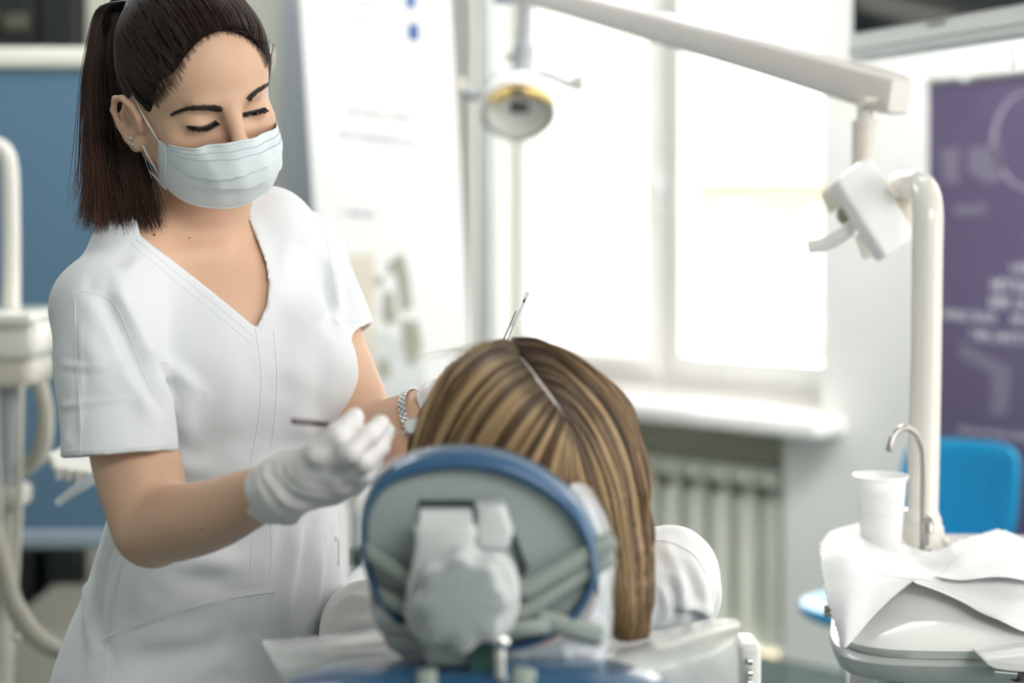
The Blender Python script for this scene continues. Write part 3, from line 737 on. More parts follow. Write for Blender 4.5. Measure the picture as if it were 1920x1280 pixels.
pol = root('support_pole', P(1730, 1000, 2.22), 'thick ivory enamel pole rising beside the cuspidor with a bent top', 'pole')
pts = catmull([P(1728, 1000, 2.22), P(1731, 900, 2.22), P(1735, 700, 2.22), P(1738, 480, 2.22), P(1739, 400, 2.225), P(1732, 360, 2.245), P(1714, 348, 2.29), P(1690, 350, 2.37)], 70)
MB().tube(pts, .0202, 32).build('pole_tube', IVORY, pol)
zc = P(1728, 1030, 2.2).z
k_ = 2.22 / 3200
zt0 = P(0, 1034, 2.22).z
MB().lathe([(.001, 0), (54 * k_, 0), (56 * k_, .006), (50 * k_, 16 * k_), (42 * k_, 30 * k_), (41 * k_, 44 * k_), (39 * k_, 52 * k_), (36 * k_, 54 * k_), (37 * k_, 62 * k_), (33 * k_, 70 * k_), (31 * k_, 78 * k_), (28 * k_, 80 * k_)], (P(1728, 0, 2.22).x, 2.22, zt0), 36).build('pole_collar', IVORY, pol)
for sx_ in (1689, 1772): MB().sphere(P(sx_, 1018, 2.20), .0075).build('collar_screw', IVORY, pol)

# ------------------------------------------------------------------ cuspidor unit
DZ = 0.975
cu = root('cuspidor_unit', (.55, 2.1, 0), 'ivory spittoon unit with rounded bowl shell under the paper napkin', 'cuspidor')
SH = mat('ivory_shell', (.77, .765, .74), .22, var=.02, coat=.3)
def hull(rows, n=48, name='', m=None, parent=None, p=.45):
    """stack of superellipse rings: (z, x0, x1, y0, y1)"""
    vs = []; a = np.linspace(0, 2 * np.pi, n, endpoint=False)
    for z, x0, x1, y0, y1 in rows:
        for t in a:
            c_, s_ = math.cos(t), math.sin(t)
            X_ = (x0 + x1) / 2 + (x1 - x0) / 2 * math.copysign(abs(c_) ** p, c_); Y_ = (y0 + y1) / 2 + (y1 - y0) / 2 * math.copysign(abs(s_) ** p, s_)
            vs.append((X_ + .22 * (Y_ - 1.93) * (x1 - X_) / (x1 - x0), Y_, z))
    K = len(rows); fs = [(i * n + j, i * n + (j + 1) % n, (i + 1) * n + (j + 1) % n, (i + 1) * n + j) for i in range(K - 1) for j in range(n)]
    fs += [tuple(range(n)), tuple((K - 1) * n + j for j in range(n))]
    return MB().add(vs, fs).build(name, m, parent, angle=60)
x0 = P(1585, 0, 1.97).x; x1 = .74
# upper shell: narrow ledge at the bottom, sides drawing in towards the rim, hollow bowl inside
hull([(.912, x0 - .018, x1 + .02, 1.90, 2.30), (.922, x0 - .022, x1 + .024, 1.895, 2.30), (.934, x0 - .012, x1 + .015, 1.91, 2.30), (.945, x0 + .008, x1, 1.945, 2.29),
      (.962, x0 + .025, x1 - .015, 1.975, 2.28), (.974, x0 + .03, x1 - .02, 1.985, 2.275), (.976, x0 + .035, x1 - .025, 1.99, 2.27), (.972, x0 + .045, x1 - .035, 2.00, 2.15),
      (.945, x0 + .07, x1 - .06, 2.03, 2.12), (.935, x0 + .10, x1 - .1, 2.05, 2.10)], name='bowl_shell', m=SH, parent=cu)
# raised back deck that carries the pole, the tap and the cup
hull([(.95, x0 + .03, x1 - .02, 2.08, 2.30), (.968, x0 + .03, x1 - .02, 2.08, 2.30), (DZ, x0 + .036, x1 - .026, 2.088, 2.294)], name='rear_deck', m=SH, parent=cu)
hull([(.875, x0 - .0, x1 - .0, 1.93, 2.29), (.884, x0 - .022, x1 + .02, 1.905, 2.31), (.905, x0 - .030, x1 + .03, 1.895, 2.32), (.911, x0 - .028, x1 + .03, 1.90, 2.32)], name='lower_shell', m=mat('grey_shell', (.50, .53, .51), .3, coat=.2), parent=cu)
xb = P(1668, 0, 2.0).x
MB().box(((xb + .72) / 2, 2.12, .44), (.72 - xb, .26, .88), None, .02).build('pedestal', mat('grey_pedestal', (.36, .39, .38), .4), cu)
MB().box((xb - .004, 2.03, .44), (.012, .06, .86), None, .003).build('pedestal_edge', SH, cu)
for i, zz in enumerate((1140, 1151)):
    MB().tube([P(1546, zz, 1.98), P(1560, zz, 1.98)], .0035, 12).build('side_screw', mat('nickel', (.5, .47, .40), .3, metal=.8), cu)
MB().tube([P(1690, 1278, 1.965), P(1752, 1278, 1.965)], .018, 16).build('drain_fitting', mat('dark_rubber', (.10, .11, .11), .5), cu)
hnd = cu
poly = catmull([P(1846, 1238, 1.84), P(1870, 1232, 1.84), P(1960, 1226, 1.84), P(1975, 1246, 1.84), P(1940, 1260, 1.84), P(1868, 1254, 1.84)], 30, closed=True)
MB().prism([tuple(p) for p in poly], (0, .05, 0), .005).build('suction_paddle', SH, hnd)
MB().tube([P(1862, 1258, 1.86), P(1905, 1262, 1.86)], .006, 14).build('chrome_joint', CHROME, hnd)
MB().tube([P(1905, 1262, 1.87), P(1960, 1270, 1.95)], .009, 14).build('handle_stem', BLACKP, hnd)

fa = root('faucet', P(1732, 1028, 2.17), 'slim steel gooseneck tap standing in front of the ivory pole', 'tap')
pts = catmull([P(1731, 1034, 2.16), P(1731, 960, 2.16), P(1732, 880, 2.16), P(1729, 840, 2.16), P(1716, 811, 2.155), P(1695, 802, 2.15), P(1677, 814, 2.145), P(1669, 835, 2.14), P(1667, 846, 2.14)], 60)
MB().tube(pts, .0040, 18).build('gooseneck', STEEL, fa)
MB().tube([P(1731, 1034, 2.16), P(1731, 1026, 2.16)], .011, 20).build('tap_base', CHROME, fa)
MB().tube(catmull([P(1734, 1020, 2.15), P(1734, 985, 2.145), P(1738, 972, 2.14), P(1743, 980, 2.135), P(1744, 999, 2.13)], 20), [.0058] * 10 + [.0048] * 10, 14).build('side_spout', STEEL, fa)

cup = root('plastic_cup', P(1652, 1040, 2.12), 'white disposable plastic cup standing left of the pole', 'cup')
cz0 = DZ + .001; ct = P(1652, 890, 2.12).z; hC = ct - cz0; rt = .0338
CUPM = mat('white_cup_plastic', (.88, .88, .88), .35, var=.01, sss=.3, sssr=(1, 1, 1))
pr_ = [(.001, 0), (.0225, 0), (.023, .004)]
for i in range(1, 12):
    z = hC * i / 12; r = .023 + (rt - .0025 - .023) * i / 12; pr_.append((r, z)); 
    if i in (7, 9): pr_ += [(r + .0003, z + .0005), (r + .0004, z + .002), (r + .0002, z + .0028)]
pr_ += [(rt - .0022, hC - .006), (rt - .0008, hC - .003), (rt, hC - .0012), (rt, hC), (rt - .0016, hC + .0003), (rt - .0035, hC - .003), (.0215, .003), (.001, .003)]
MB().lathe(pr_, (P(1652, 0, 2.12).x, 2.12, cz0), 48).build('cup_wall', CUPM, cup)

# paper napkin draped over the bowl: four control columns x five rows per lobe, spliced along the valley
NAP = mat('paper_napkin', (.80, .805, .81), .9, var=.02, bump=.5, bscale=420, sheen=.1, bdist=.0006)
def patch(ctrl, nu, nv):
    C_ = np.array([[Pn(*c) for c in row] for row in ctrl]); a = np.stack([catmull(r, nu) for r in C_]); return np.stack([catmull(a[:, j], nv) for j in range(nu)], 1)
rows = [ # back edge -> front hem ; left -> right
 [(1556, 1000, 2.20), (1612, 986, 2.21), (1668, 1012, 2.17), (1712, 1030, 2.15), (1750, 1036, 2.15), (1800, 1018, 2.17), (1845, 1004, 2.19), (1880, 999, 2.20), (1940, 1030, 2.18), (1990, 1050, 2.15)],
 [(1540, 1022, 2.10), (1600, 1010, 2.11), (1665, 1036, 2.09), (1706, 1062, 2.07), (1748, 1072, 2.06), (1800, 1048, 2.09), (1850, 1028, 2.11), (1900, 1022, 2.10), (1950, 1050, 2.08), (2000, 1070, 2.05)],
 [(1538, 1052, 2.00), (1590, 1044, 2.00), (1650, 1062, 2.00), (1700, 1084, 1.985), (1735, 1086, 1.985), (1790, 1088, 1.99), (1850, 1076, 2.00), (1910, 1072, 2.00), (1960, 1090, 2.00), (2010, 1110, 2.0)],
 [(1545, 1110, 1.955), (1590, 1098, 1.95), (1645, 1092, 1.965), (1700, 1092, 1.975), (1725, 1092, 1.975), (1785, 1110, 1.965), (1850, 1120, 1.955), (1912, 1130, 1.945), (1970, 1140, 1.95), (2010, 1150, 1.96)],
 [(1560, 1160, 1.935), (1592, 1148, 1.925), (1640, 1118, 1.955), (1702, 1096, 1.972), (1722, 1096, 1.972), (1785, 1118, 1.96), (1850, 1148, 1.935), (1915, 1170, 1.92), (1975, 1180, 1.93), (2010, 1180, 1.95)],
 [(1576, 1205, 1.925), (1586, 1218, 1.905), (1636, 1160, 1.935), (1703, 1099, 1.968), (1720, 1099, 1.968), (1785, 1124, 1.955), (1850, 1158, 1.93), (1920, 1188, 1.905), (1980, 1200, 1.92), (2015, 1200, 1.94)]]
G = patch(rows, 130, 90)
Gx = G.reshape(-1, 3); nz = wav(Gx, 70, 5, 6) * .0018 + wav(Gx, 160, 6, 6) * .0007
Gx[:, 2] += nz + .0035; Gx[:, 1] -= nz * .5 + .002
# frayed left and back edges
G[:, 0, 0] += RNG.normal(0, .0012, G.shape[0]); G[0, :, 2] += RNG.normal(0, .0009, G.shape[1])
nap = MB().grid(G).build('paper_napkin', NAP, None, solid=.0006)
tag(nap, 'crumpled white paper napkin draped over the spittoon bowl', 'napkin')
# the second ply fold on the right
rows2 = [[(1800, 1044, 2.08), (1850, 1022, 2.10), (1905, 1030, 2.08), (1950, 1066, 2.05)], [(1770, 1078, 2.02), (1830, 1062, 2.02), (1895, 1054, 2.02), (1960, 1080, 2.0)],
         [(1752, 1092, 1.975), (1800, 1098, 1.97), (1880, 1092, 1.96), (1965, 1110, 1.96)]]
G = patch(rows2, 60, 40); Gx = G.reshape(-1, 3); Gx[:, 2] += .007 + wav(Gx, 70, 9, 6) * .0015; Gx[:, 1] -= .004
MB().grid(G).build('napkin_fold', NAP, nap, solid=.0006)

# ------------------------------------------------------------------ blue chair behind the cuspidor
ch = root('visitor_chair', (.93, 3.95, 0), 'bright blue plastic chair with perforated backrest behind the cuspidor', 'chair')
BLU = mat('blue_shell', (.010, .33, .62), .5, var=.05)
TL = P(1700, 818, 4.22); TR = P(1914, 834, 3.96); BR = P(1900, 1030, 3.98); BL = P(1672, 1010, 4.25)
def sheet(TL, TR, BR, BL, nu, nv, bulge=.02, rc=.14):
    TL, TR, BR, BL = map(np.array, (TL, TR, BR, BL)); n = np.cross(TR - TL, BL - TL); n /= np.linalg.norm(n)
    if n[1] > 0: n = -n
    G = np.zeros((nv, nu, 3))
    for i in range(nv):
        for j in range(nu):
            x = 2 * j / (nu - 1) - 1; y = 2 * i / (nv - 1) - 1
            # squircle mapping rounds the corners
            k = 1 - rc * (abs(x) ** 4) * (abs(y) ** 4); X_ = x * k; Y_ = y * k
            a = (X_ + 1) / 2; b = (Y_ + 1) / 2
            G[i, j] = (TL * (1 - a) + TR * a) * (1 - b) + (BL * (1 - a) + BR * a) * b - n * bulge * (1 - x * x)
    return G
G = sheet(TL, TR, BR, BL, 40, 36)
o = MB().grid(G).build('backrest', BLU, ch, solid=.010)
nb = np.cross(np.array(TR - TL), np.array(BL - TL)); nb /= np.linalg.norm(nb); nb = -nb if nb[1] > 0 else nb
dm = MB()
for i in range(4, 32, 1):
    for j in range(3, 37, 1):
        if (i + j) % 2: continue
        dm.box(G[i, j] + nb * .006, (.0045, .002, .0030), Matrix.Rotation(math.atan2(float(TR.y - TL.y), float(TR.x - TL.x)), 3, 'Z'))
dm.build('perforations', mat('hole_blue', (.01, .19, .38), .6), ch, smooth=False)['kind'] = 'stuff'
sz = P(0, 1150, 3.85).z
sa = P(1488, 1150, 3.85)
ux = np.array((.70, -.70, 0)) * .215; uy = np.array((.70, .70, 0)) * .215
cS = np.array((sa.x + .275, 3.93, sz)); st_ = []
a = np.linspace(0, 2 * np.pi, 40, endpoint=False)
for zz, k in ((-.035, .86), (-.022, .97), (-.008, 1.0), (0.004, .98), (.006, .88), (-.004, .55), (-.006, .1)):
    for t in a:
        c_, s_ = math.cos(t), math.sin(t); st_.append(cS + ux * k * math.copysign(abs(c_) ** .55, c_) + uy * k * math.copysign(abs(s_) ** .55, s_) + ZV * zz)
fs = [(i * 40 + j, i * 40 + (j + 1) % 40, (i + 1) * 40 + (j + 1) % 40, (i + 1) * 40 + j) for i in range(6) for j in range(40)] + [tuple(range(40)), tuple(240 + j for j in range(40))]
MB().add(st_, fs).build('seat', BLU, ch)
for sx_ in (-1, 1):
    for sy_ in (-1, 1):
        p = cS + ux * .8 * sx_ + uy * .45 * sy_ + np.array((.05, 0, 0)); q = cS + ux * .5 * sx_ + uy * .5 * sy_ + np.array((.05, 0, 0)); MB().tube([p - ZV * .03, (q[0], q[1], 0)], .011, 12).build('leg', CHROME, ch)
for t in (-.6, .6):
    p = cS + uy * .85 + ux * t; e = (np.array(BL) * (1 - (t + 1) / 2) + np.array(BR) * (t + 1) / 2)
    MB().tube(catmull([p - ZV * .02, p + uy * .15 + ZV * .03, e - nb * .018 + ZV * .02, e - nb * .02 + ZV * .12], 16), .010, 12).build('back_support', CHROME, ch)
# ================================================================== DENTIST
SKIN = mat('skin', (0.71, 0.455, 0.315), 0.45, var=.06, vscale=25, bump=.12, bscale=900, sss=.25, spec=.4, bdist=.0004)
CLOTH = mat('white_cotton', (0.80, 0.82, 0.85), 0.85, var=.012, vscale=20, bump=.25, bscale=1500, sheen=.15, bdist=.0003)
yw, pt_, rl = map(math.radians, (35.5, 22.5, -14.5))
def headR(yw, pt_, rl):
    c, s = math.cos, math.sin
    Rr = np.array([[c(rl), 0, s(rl)], [0, 1, 0], [-s(rl), 0, c(rl)]]); Rp = np.array([[1, 0, 0], [0, c(pt_), s(pt_)], [0, -s(pt_), c(pt_)]])
    B = np.array([[1, 0, 0], [0, -1, 0], [0, 0, 1.]]); Ry = np.array([[c(yw), -s(yw), 0], [s(yw), c(yw), 0], [0, 0, 1]])
    return Ry @ B @ Rp @ Rr
HR = headR(yw, pt_, rl); HO = np.array((-0.3285, 1.80, 1.534)); HS = 0.965
def H(p): return HR @ (np.asarray(p, float) * HS) + HO
def HV(V): return (np.asarray(V) * HS) @ HR.T + HO
def toH(X): return (((X - HO.astype(np.float32)) @ HR.astype(np.float32)) / HS).astype(np.float32)
def pix(p): return (round(960 + p[0] / p[1] * FPX), round(HY - (p[2] - CZ) / p[1] * FPX))
def mir(f, X, c, *a):
    return None
def head_sdf(Q):
    """head in its own frame: x her left, y forward, z up"""
    S = Q.copy(); S[:, 0] = np.abs(S[:, 0])      # symmetric half
    d = ell(S, (0, -.016, .034), (.073, .092, .086))
    d = smin(d, ell(S, (0, .030, -.020), (.058, .056, .078)), .03)
    d = smin(d, ell(S, (0, .036, .045), (.058, .047, .050)), .02)
    d = smin(d, cone(S, (.053, -.004, -.055), (.020, .060, -.090), .014, .014), .022)
    d = smin(d, ell(S, (0, .068, -.088), (.020, .020, .015)), .015)
    d = smin(d, cone(S, (.056, -.008, -.005), (.050, .000, -.050), .020, .018), .015)
    d = smin(d, ell(S, (.040, .050, -.022), (.022, .022, .018)), .016)
    d = smin(d, ell(S, (.014, .074, .024), (.026, .012, .009)), .010)                   # brow
    d = smax(d, -ell(S, (.031, .092, .002), (.021, .014, .013)), .010)                    # eye socket
    d = smax(d, -ell(S, (.017, .091, .004), (.008, .010, .014)), .006)
    d = smin(d, ell(S, (.0315, .0665, .001), (.0165, .0140, .0120)), .005)               # closed lid over the eyeball
    d = smax(d, -cone(S, (.018, .088, .0125), (.044, .075, .0105), .0012, .0012), .0022)   # lid crease
    d = smin(d, cone(S, (0, .080, .020), (0, .1025, -.020), .0085, .0085), .010)         # nose
    d = smin(d, ell(S, (0, .106, -.026), (.0105, .0115, .0095)), .008)
    d = smin(d, ell(S, (.011, .094, -.031), (.0085, .0105, .008)), .006)
    d = smin(d, ell(S, (0, .083, -.058), (.024, .012, .010)), .012)
    d = smin(d, ell(S, (0, .092, -.054), (.018, .006, .004)), .004); d = smin(d, ell(S, (0, .091, -.062), (.016, .006, .0045)), .004)
    return d
EAR_ROT = Matrix.Rotation(math.radians(-22), 3, 'Z') @ Matrix.Rotation(math.radians(-10), 3, 'X')
def ear_sdf(Q):
    S = Q.copy(); S[:, 0] = np.abs(S[:, 0]); S[:, 0] += np.where(Q[:, 0] > 0, .009, 0); S = S - np.array((.0735, -.006, -.016), np.float32)
    R = np.array(Matrix.Rotation(math.radians(14), 3, 'Z')); q = (S @ R).astype(np.float32)
    # ear frame: y,z in the plane of the ear, x outward
    rim = [(.004, .012, -.006), (.007, .015, .008), (.010, .010, .022), (.013, -.002, .029), (.014, -.014, .025), (.014, -.020, .010), (.011, -.016, -.008), (.007, -.008, -.022), (.004, .003, -.029), (.002, .009, -.022)]
    d = chain(q, rim, [.0035, .0036, .0036, .0038, .0038, .0036, .0036, .0046, .0062, .0045], .003)
    plate = ell(q, (.004, -.003, 0), (.0045, .017, .026)); d = smin(d, plate, .004)
    d = smin(d, chain(q, [(.008, -.002, .018), (.010, -.010, .008), (.009, -.009, -.006), (.006, -.001, -.014)], [.003] * 4, .002), .003)
    d = smax(d, -ell(q, (.0115, -.001, -.003), (.0075, .0075, .0100)), .003)
    d = smin(d, ell(q, (.004, .011, -.006), (.004, .003, .005)), .002)
    return d

# ---- torso stack, world frame
TY = math.radians(35); TF = np.array((math.sin(TY), -math.cos(TY), 0)); TL_ = np.array((math.cos(TY), math.sin(TY), 0)); D0 = 1.86
TAB = np.array([ # py, px centre, rx, ry, forward shift
 (395, 372, .045, .042, .00), (430, 375, .058, .050, .00), (470, 380, .092, .062, .0), (520, 388, .118, .075, .004), (580, 398, .132, .088, .010), (640, 412, .138, .098, .014), (720, 420, .140, .102, .016),
 (820, 424, .134, .096, .010), (940, 418, .128, .096, .006), (1060, 404, .140, .104, .004), (1180, 386, .156, .114, .0), (1300, 372, .166, .122, .0), (1420, 366, .165, .125, .0), (1560, 366, .15, .12, 0)])
TZ = CZ - (TAB[:, 0] - HY) / FPX * D0; TX = (TAB[:, 1] - 960) / FPX * D0
TAB = catmull(TAB, 80); TZ = CZ - (TAB[:, 0] - HY) / FPX * D0; TX = (TAB[:, 1] - 960) / FPX * D0
TXH = float(np.interp(-.78, -TZ, TX))
def torso_sdf(X, off=0.0, zlo=None):
    z = X[:, 2]; o = np.argsort(TZ)
    f = lambda c: np.interp(z, TZ[o], c[o]).astype(np.float32)
    cx = f(TX); rx = f(TAB[:, 2]) + off; ry = f(TAB[:, 3]) + off; fw = f(TAB[:, 4])
    qx = X[:, 0] - cx; qy = X[:, 1] - D0
    u = qx * TL_[0] + qy * TL_[1]; v = qx * TF[0] + qy * TF[1] - fw
    k0 = np.sqrt((u / rx) ** 2 + (v / ry) ** 2); k1 = np.sqrt((u / rx ** 2) ** 2 + (v / ry ** 2) ** 2) + 1e-5
    d = k0 * (k0 - 1) / k1
    d = np.maximum(d, z - TZ[0] - np.max(off))
    if zlo is not None: d = np.maximum(d, zlo - z)
    return d.astype(np.float32)
NB = Pn(372, 440, 1.87)
shR = Pn(192, 568, 1.735); shL = Pn(574, 472, 1.955)
elR = Pn(284, 985, 1.64); wrR = Pn(540, 906, 1.475)
elL = Pn(688, 822, 1.83); wrL = Pn(818, 770, 1.80)
fa1 = Pn(395, 966, 1.565)
NK0 = H((0, -.020, -.050)); NK1 = Pn(378, 455, 1.875)
def shoulders(X, off):
    d = chain(X, [NB + (0, .01, .0), Pn(262, 480, 1.80), shR], [.046 + off, .048 + off, .051 + off], .02)
    return smin(d, chain(X, [NB + (0, .01, .0), Pn(505, 430, 1.90), shL], [.046 + off, .042 + off, .041 + off], .02), .03)
def bust(X, off):
    d = ell(X, Pn(345, 690, D0) + TF * .075 - TL_ * .012, (.055 + off, .040 + off, .058 + off))
    return smin(d, ell(X, Pn(495, 690, D0) + TF * .056 + TL_ * .02, (.050 + off, .042 + off, .056 + off)), .03)

# ---- hands: palm and five fingers each
def hand_sdf(X, J, off=0.0, kf=.0035):
    w = J['wrist']; d = None
    for n_, r0 in (('index', .0128), ('middle', .0132), ('ring', .0126), ('pinky', .0115)):
        e = cone(X, w[0], J[n_][0], .0195 + off, r0 + off); d = e if d is None else smin(d, e, .016)
    th = J['thumb']; d = smin(d, chain(X, [w[0]] + th[:2], [.017 + off, .0165 + off, .0125 + off], .01), .012)
    for n_, rs in (('index', (.0120, .0100, .0088, .0076)), ('middle', (.0122, .0102, .0090, .0078)), ('ring', (.0118, .0096, .0085, .0073)), ('pinky', (.0105, .0086, .0076, .0066))):
        f = chain(X, J[n_], [r + off for r in rs], .003); d = smin(d, f, kf)
    f = chain(X, th[1:], [r + off for r in (.0120, .0102, .0085)], .004); d = smin(d, f, kf)
    return d
pw = lambda L: [Pn(*q) for q in L]
JR = dict(wrist=[wrR], thumb=pw([(572, 880, 1.452), (600, 848, 1.430), (634, 814, 1.424), (665, 782, 1.432)]),
          index=pw([(622, 872, 1.445), (660, 846, 1.418), (692, 816, 1.428), (714, 794, 1.446)]),
          middle=pw([(634, 892, 1.452), (684, 864, 1.428), (710, 836, 1.446), (724, 808, 1.464)]),
          ring=pw([(634, 908, 1.465), (684, 888, 1.446), (700, 862, 1.468), (706, 842, 1.490)]),
          pinky=pw([(624, 918, 1.482), (664, 908, 1.468), (684, 886, 1.486), (692, 866, 1.504)]))
JL = dict(wrist=[Pn(845, 752, 1.79)], thumb=pw([(862, 728, 1.762), (890, 712, 1.745), (918, 702, 1.735), (938, 692, 1.728)]),
          index=pw([(905, 742, 1.775), (935, 726, 1.755), (948, 706, 1.742), (950, 690, 1.732)]),
          middle=pw([(908, 758, 1.775), (942, 744, 1.750), (956, 722, 1.740), (956, 704, 1.732)]),
          ring=pw([(905, 774, 1.775), (940, 764, 1.750), (950, 742, 1.738), (944, 726, 1.732)]),
          pinky=pw([(898, 788, 1.777), (928, 782, 1.754), (938, 764, 1.742), (932, 750, 1.738)]))

def arms(X):
    d = limb(X, [shR, Pn(220, 740, 1.69), Pn(256, 868, 1.66), elR], [.036, .036, .0425, .038])
    fo = limb(X, [elR + (0.004, 0, .002), Pn(322, 982, 1.612), fa1, Pn(470, 934, 1.52), wrR], [.036, .0360, .0325, .0265, .0215])
    d = smin(d, fo, .010)
    d = smin(d, ell(X, Pn(292, 1018, 1.64), (.020, .020, .016)), .016)
    l = limb(X, [shL, Pn(622, 640, 1.905), Pn(658, 745, 1.86), elL], [.034, .0350, .0375, .034])
    lf = limb(X, [elL, Pn(740, 806, 1.815), wrL, Pn(845, 752, 1.79)], [.0355, .0345, .0275, .0225])
    l = smin(l, lf, .008)
    return np.minimum(d, l)
def body_sdf(X):
    Q = toH(X)
    d = head_sdf(Q); d = smin(d, ear_sdf(Q), .003) * HS
    nk = chain(X, [NK0, (NK0 + NK1) / 2, NK1], [.047, .0465, .052], .02); 
    d = smin(d, nk, .018)
    # sternomastoid line and collarbones
    t = torso_sdf(X, np.where(X[:, 2] > 1.30, -.006, -.006 - .012 * np.clip((1.30 - X[:, 2]) / .05, 0, 1)).astype(np.float32), .80); t = smin(t, shoulders(X, -.011), .035); t = smin(t, bust(X, -.016), .03)
    t = smin(t, chain(X, [Pn(418, 470, 1.815), Pn(365, 472, 1.80), Pn(315, 480, 1.785)], [.0055, .005, .002]), .012)
    
    d = smin(d, t, .035)
    d = smin(d, arms(X), .006)
    d = np.minimum(d, np.minimum(hand_sdf(X, JR, -.0022), hand_sdf(X, JL, -.0022)))
    return d
den = root('person', (TXH, D0, 0), 'woman in white scrubs and face mask standing with a dental mirror in her gloved hand', 'person')
Vb, Fb = sdf_mesh(body_sdf, (-.54, 1.36, .80), (.01, 2.06, 1.70), .0024, 1)
body = np_mesh('body', Vb, Fb, SKIN, den, label='fair skinned head, neck and bare forearms')
BB = bvh_of(Vb, Fb)

# ---- gloves
GLOVE = mat('latex_glove', (0.86, 0.83, 0.82), 0.42, var=.03, bump=.35, bscale=120, sss=.35, sssr=(1, .7, .6), bdist=.001)
def glove(J, cuffc, cuffr, name_lab, lo, hi, tip=None):
    w = J['wrist'][0]; ax_ = (w - cuffc) / np.linalg.norm(w - cuffc)
    def f(X):
        d = hand_sdf(X, J)
        c = cone(X, w, cuffc, .0235, cuffr); 
        if tip is not None: c = smin(c, cone(X, w, tip, .012, .006), .02)
        d = smin(d, c, .010)
        # wrinkles running around the wrist and across the finger bends
        s = (X - w) @ ax_.astype(np.float32)
        m = np.exp(-((s - .00) / .035) ** 2)
        d = d + m * .0009 * np.sin(s * 420 + 3 * np.sin(X[:, 2] * 90)) + .0009 * wav(X, 240, 3, 5, (1, 1, 1.6)) + .0014 * wav(X, 100, 8, 5)
        cut = -(X - cuffc) @ ax_.astype(np.float32) + .0
        d = np.maximum(d, cut + .0012 * np.sin(X[:, 2] * 200))
        inn = cone(X, w - ax_ * .006, cuffc - ax_ * .02, .0205, cuffr - .0012)
        d = np.where(s < -.012, np.maximum(d, -inn), d)
        return d
    V, F = sdf_mesh(f, lo, hi, .0016, 1)
    return np_mesh('glove', V, F, GLOVE, den, label=name_lab), V, F
cR = Pn(505, 924, 1.505)
gl, GV, GF = glove(JR, cR, .0270, 'white latex glove on the hand holding the mirror', (-.235, 1.38, 1.10), (-.085, 1.54, 1.255), tip=Pn(546, 968, 1.50))
BG = bvh_of(GV, GF)
cL = Pn(812, 765, 1.80); glove(JL, cL, .0285, 'white latex glove behind the patient\'s hair', (-.13, 1.68, 1.11), (.03, 1.86, 1.28))
axg = (wrR - cR) / np.linalg.norm(wrR - cR); Rg = np.array(rot_to(axg))
MB().tube([cR + Rg @ np.array((.0272 * math.cos(a), .0272 * math.sin(a), .0004 * math.sin(5 * a))) for a in np.linspace(0, 2 * math.pi, 49)], .0009, 8, cap=False).build('rolled_cuff', GLOVE, gl)

# ---- scrub top
hemR0 = Pn(224, 852, 1.655); axR = (hemR0 - shR) / np.linalg.norm(hemR0 - shR)
hemL0 = Pn(640, 645, 1.905); axL = Pn(652, 690, 1.89) - shL; axL /= np.linalg.norm(axL)
VPOLY = [(262, 440), (372, 526), (480, 612), (499, 572), (503, 530), (497, 492), (480, 446), (466, 412), (452, 366), (440, 300), (250, 300)]
def fold(X, a, b, w, amp):
    return -amp * np.exp(-(np.maximum(cone(X, a, b, 0, 0), 0) / w) ** 2)
FOLDS = [((128, 640, 1.68), (300, 690, 1.64), .010, .0018), ((150, 745, 1.66), (320, 742, 1.63), .008, .0015), ((250, 560, 1.72), (318, 700, 1.68), .012, .004), ((300, 600, 1.74), (345, 700, 1.72), .012, -.004),
         ((262, 935, 1.78), (190, 1180, 1.76), .012, .004), ((330, 1080, 1.74), (480, 1070, 1.75), .02, .004), ((480, 960, 1.76), (420, 1070, 1.75), .014, .003), ((600, 950, 1.84), (520, 1230, 1.80), .016, .005),
         ((560, 940, 1.82), (460, 1180, 1.78), .012, -.003), ((250, 1060, 1.76), (280, 1240, 1.74), .016, .003), ((330, 930, 1.77), (470, 900, 1.78), .010, .003), ((620, 520, 1.89), (652, 620, 1.87), .007, .002),
         ((610, 560, 1.88), (640, 700, 1.88), .012, -.003), ((330, 1170, 1.73), (470, 1250, 1.75), .018, .003), ((140, 1000, 1.80), (150, 1250, 1.78), .016, .003)]
FOLDS = [(Pn(*a), Pn(*b), w, am) for a, b, w, am in FOLDS]
HN = {0: np.array((.065, -.147, -1)), 1: np.array((.70, -.12, -1))}
def sleeve(X, c0, hem, ax, r0, r1):
    hn = HN[0 if ax is axR else 1]; hn = (hn / np.linalg.norm(hn)).astype(np.float32)
    d = cone(X, c0, hem + ax * .02, r0, r1); s = (X - hem) @ hn
    return d, s
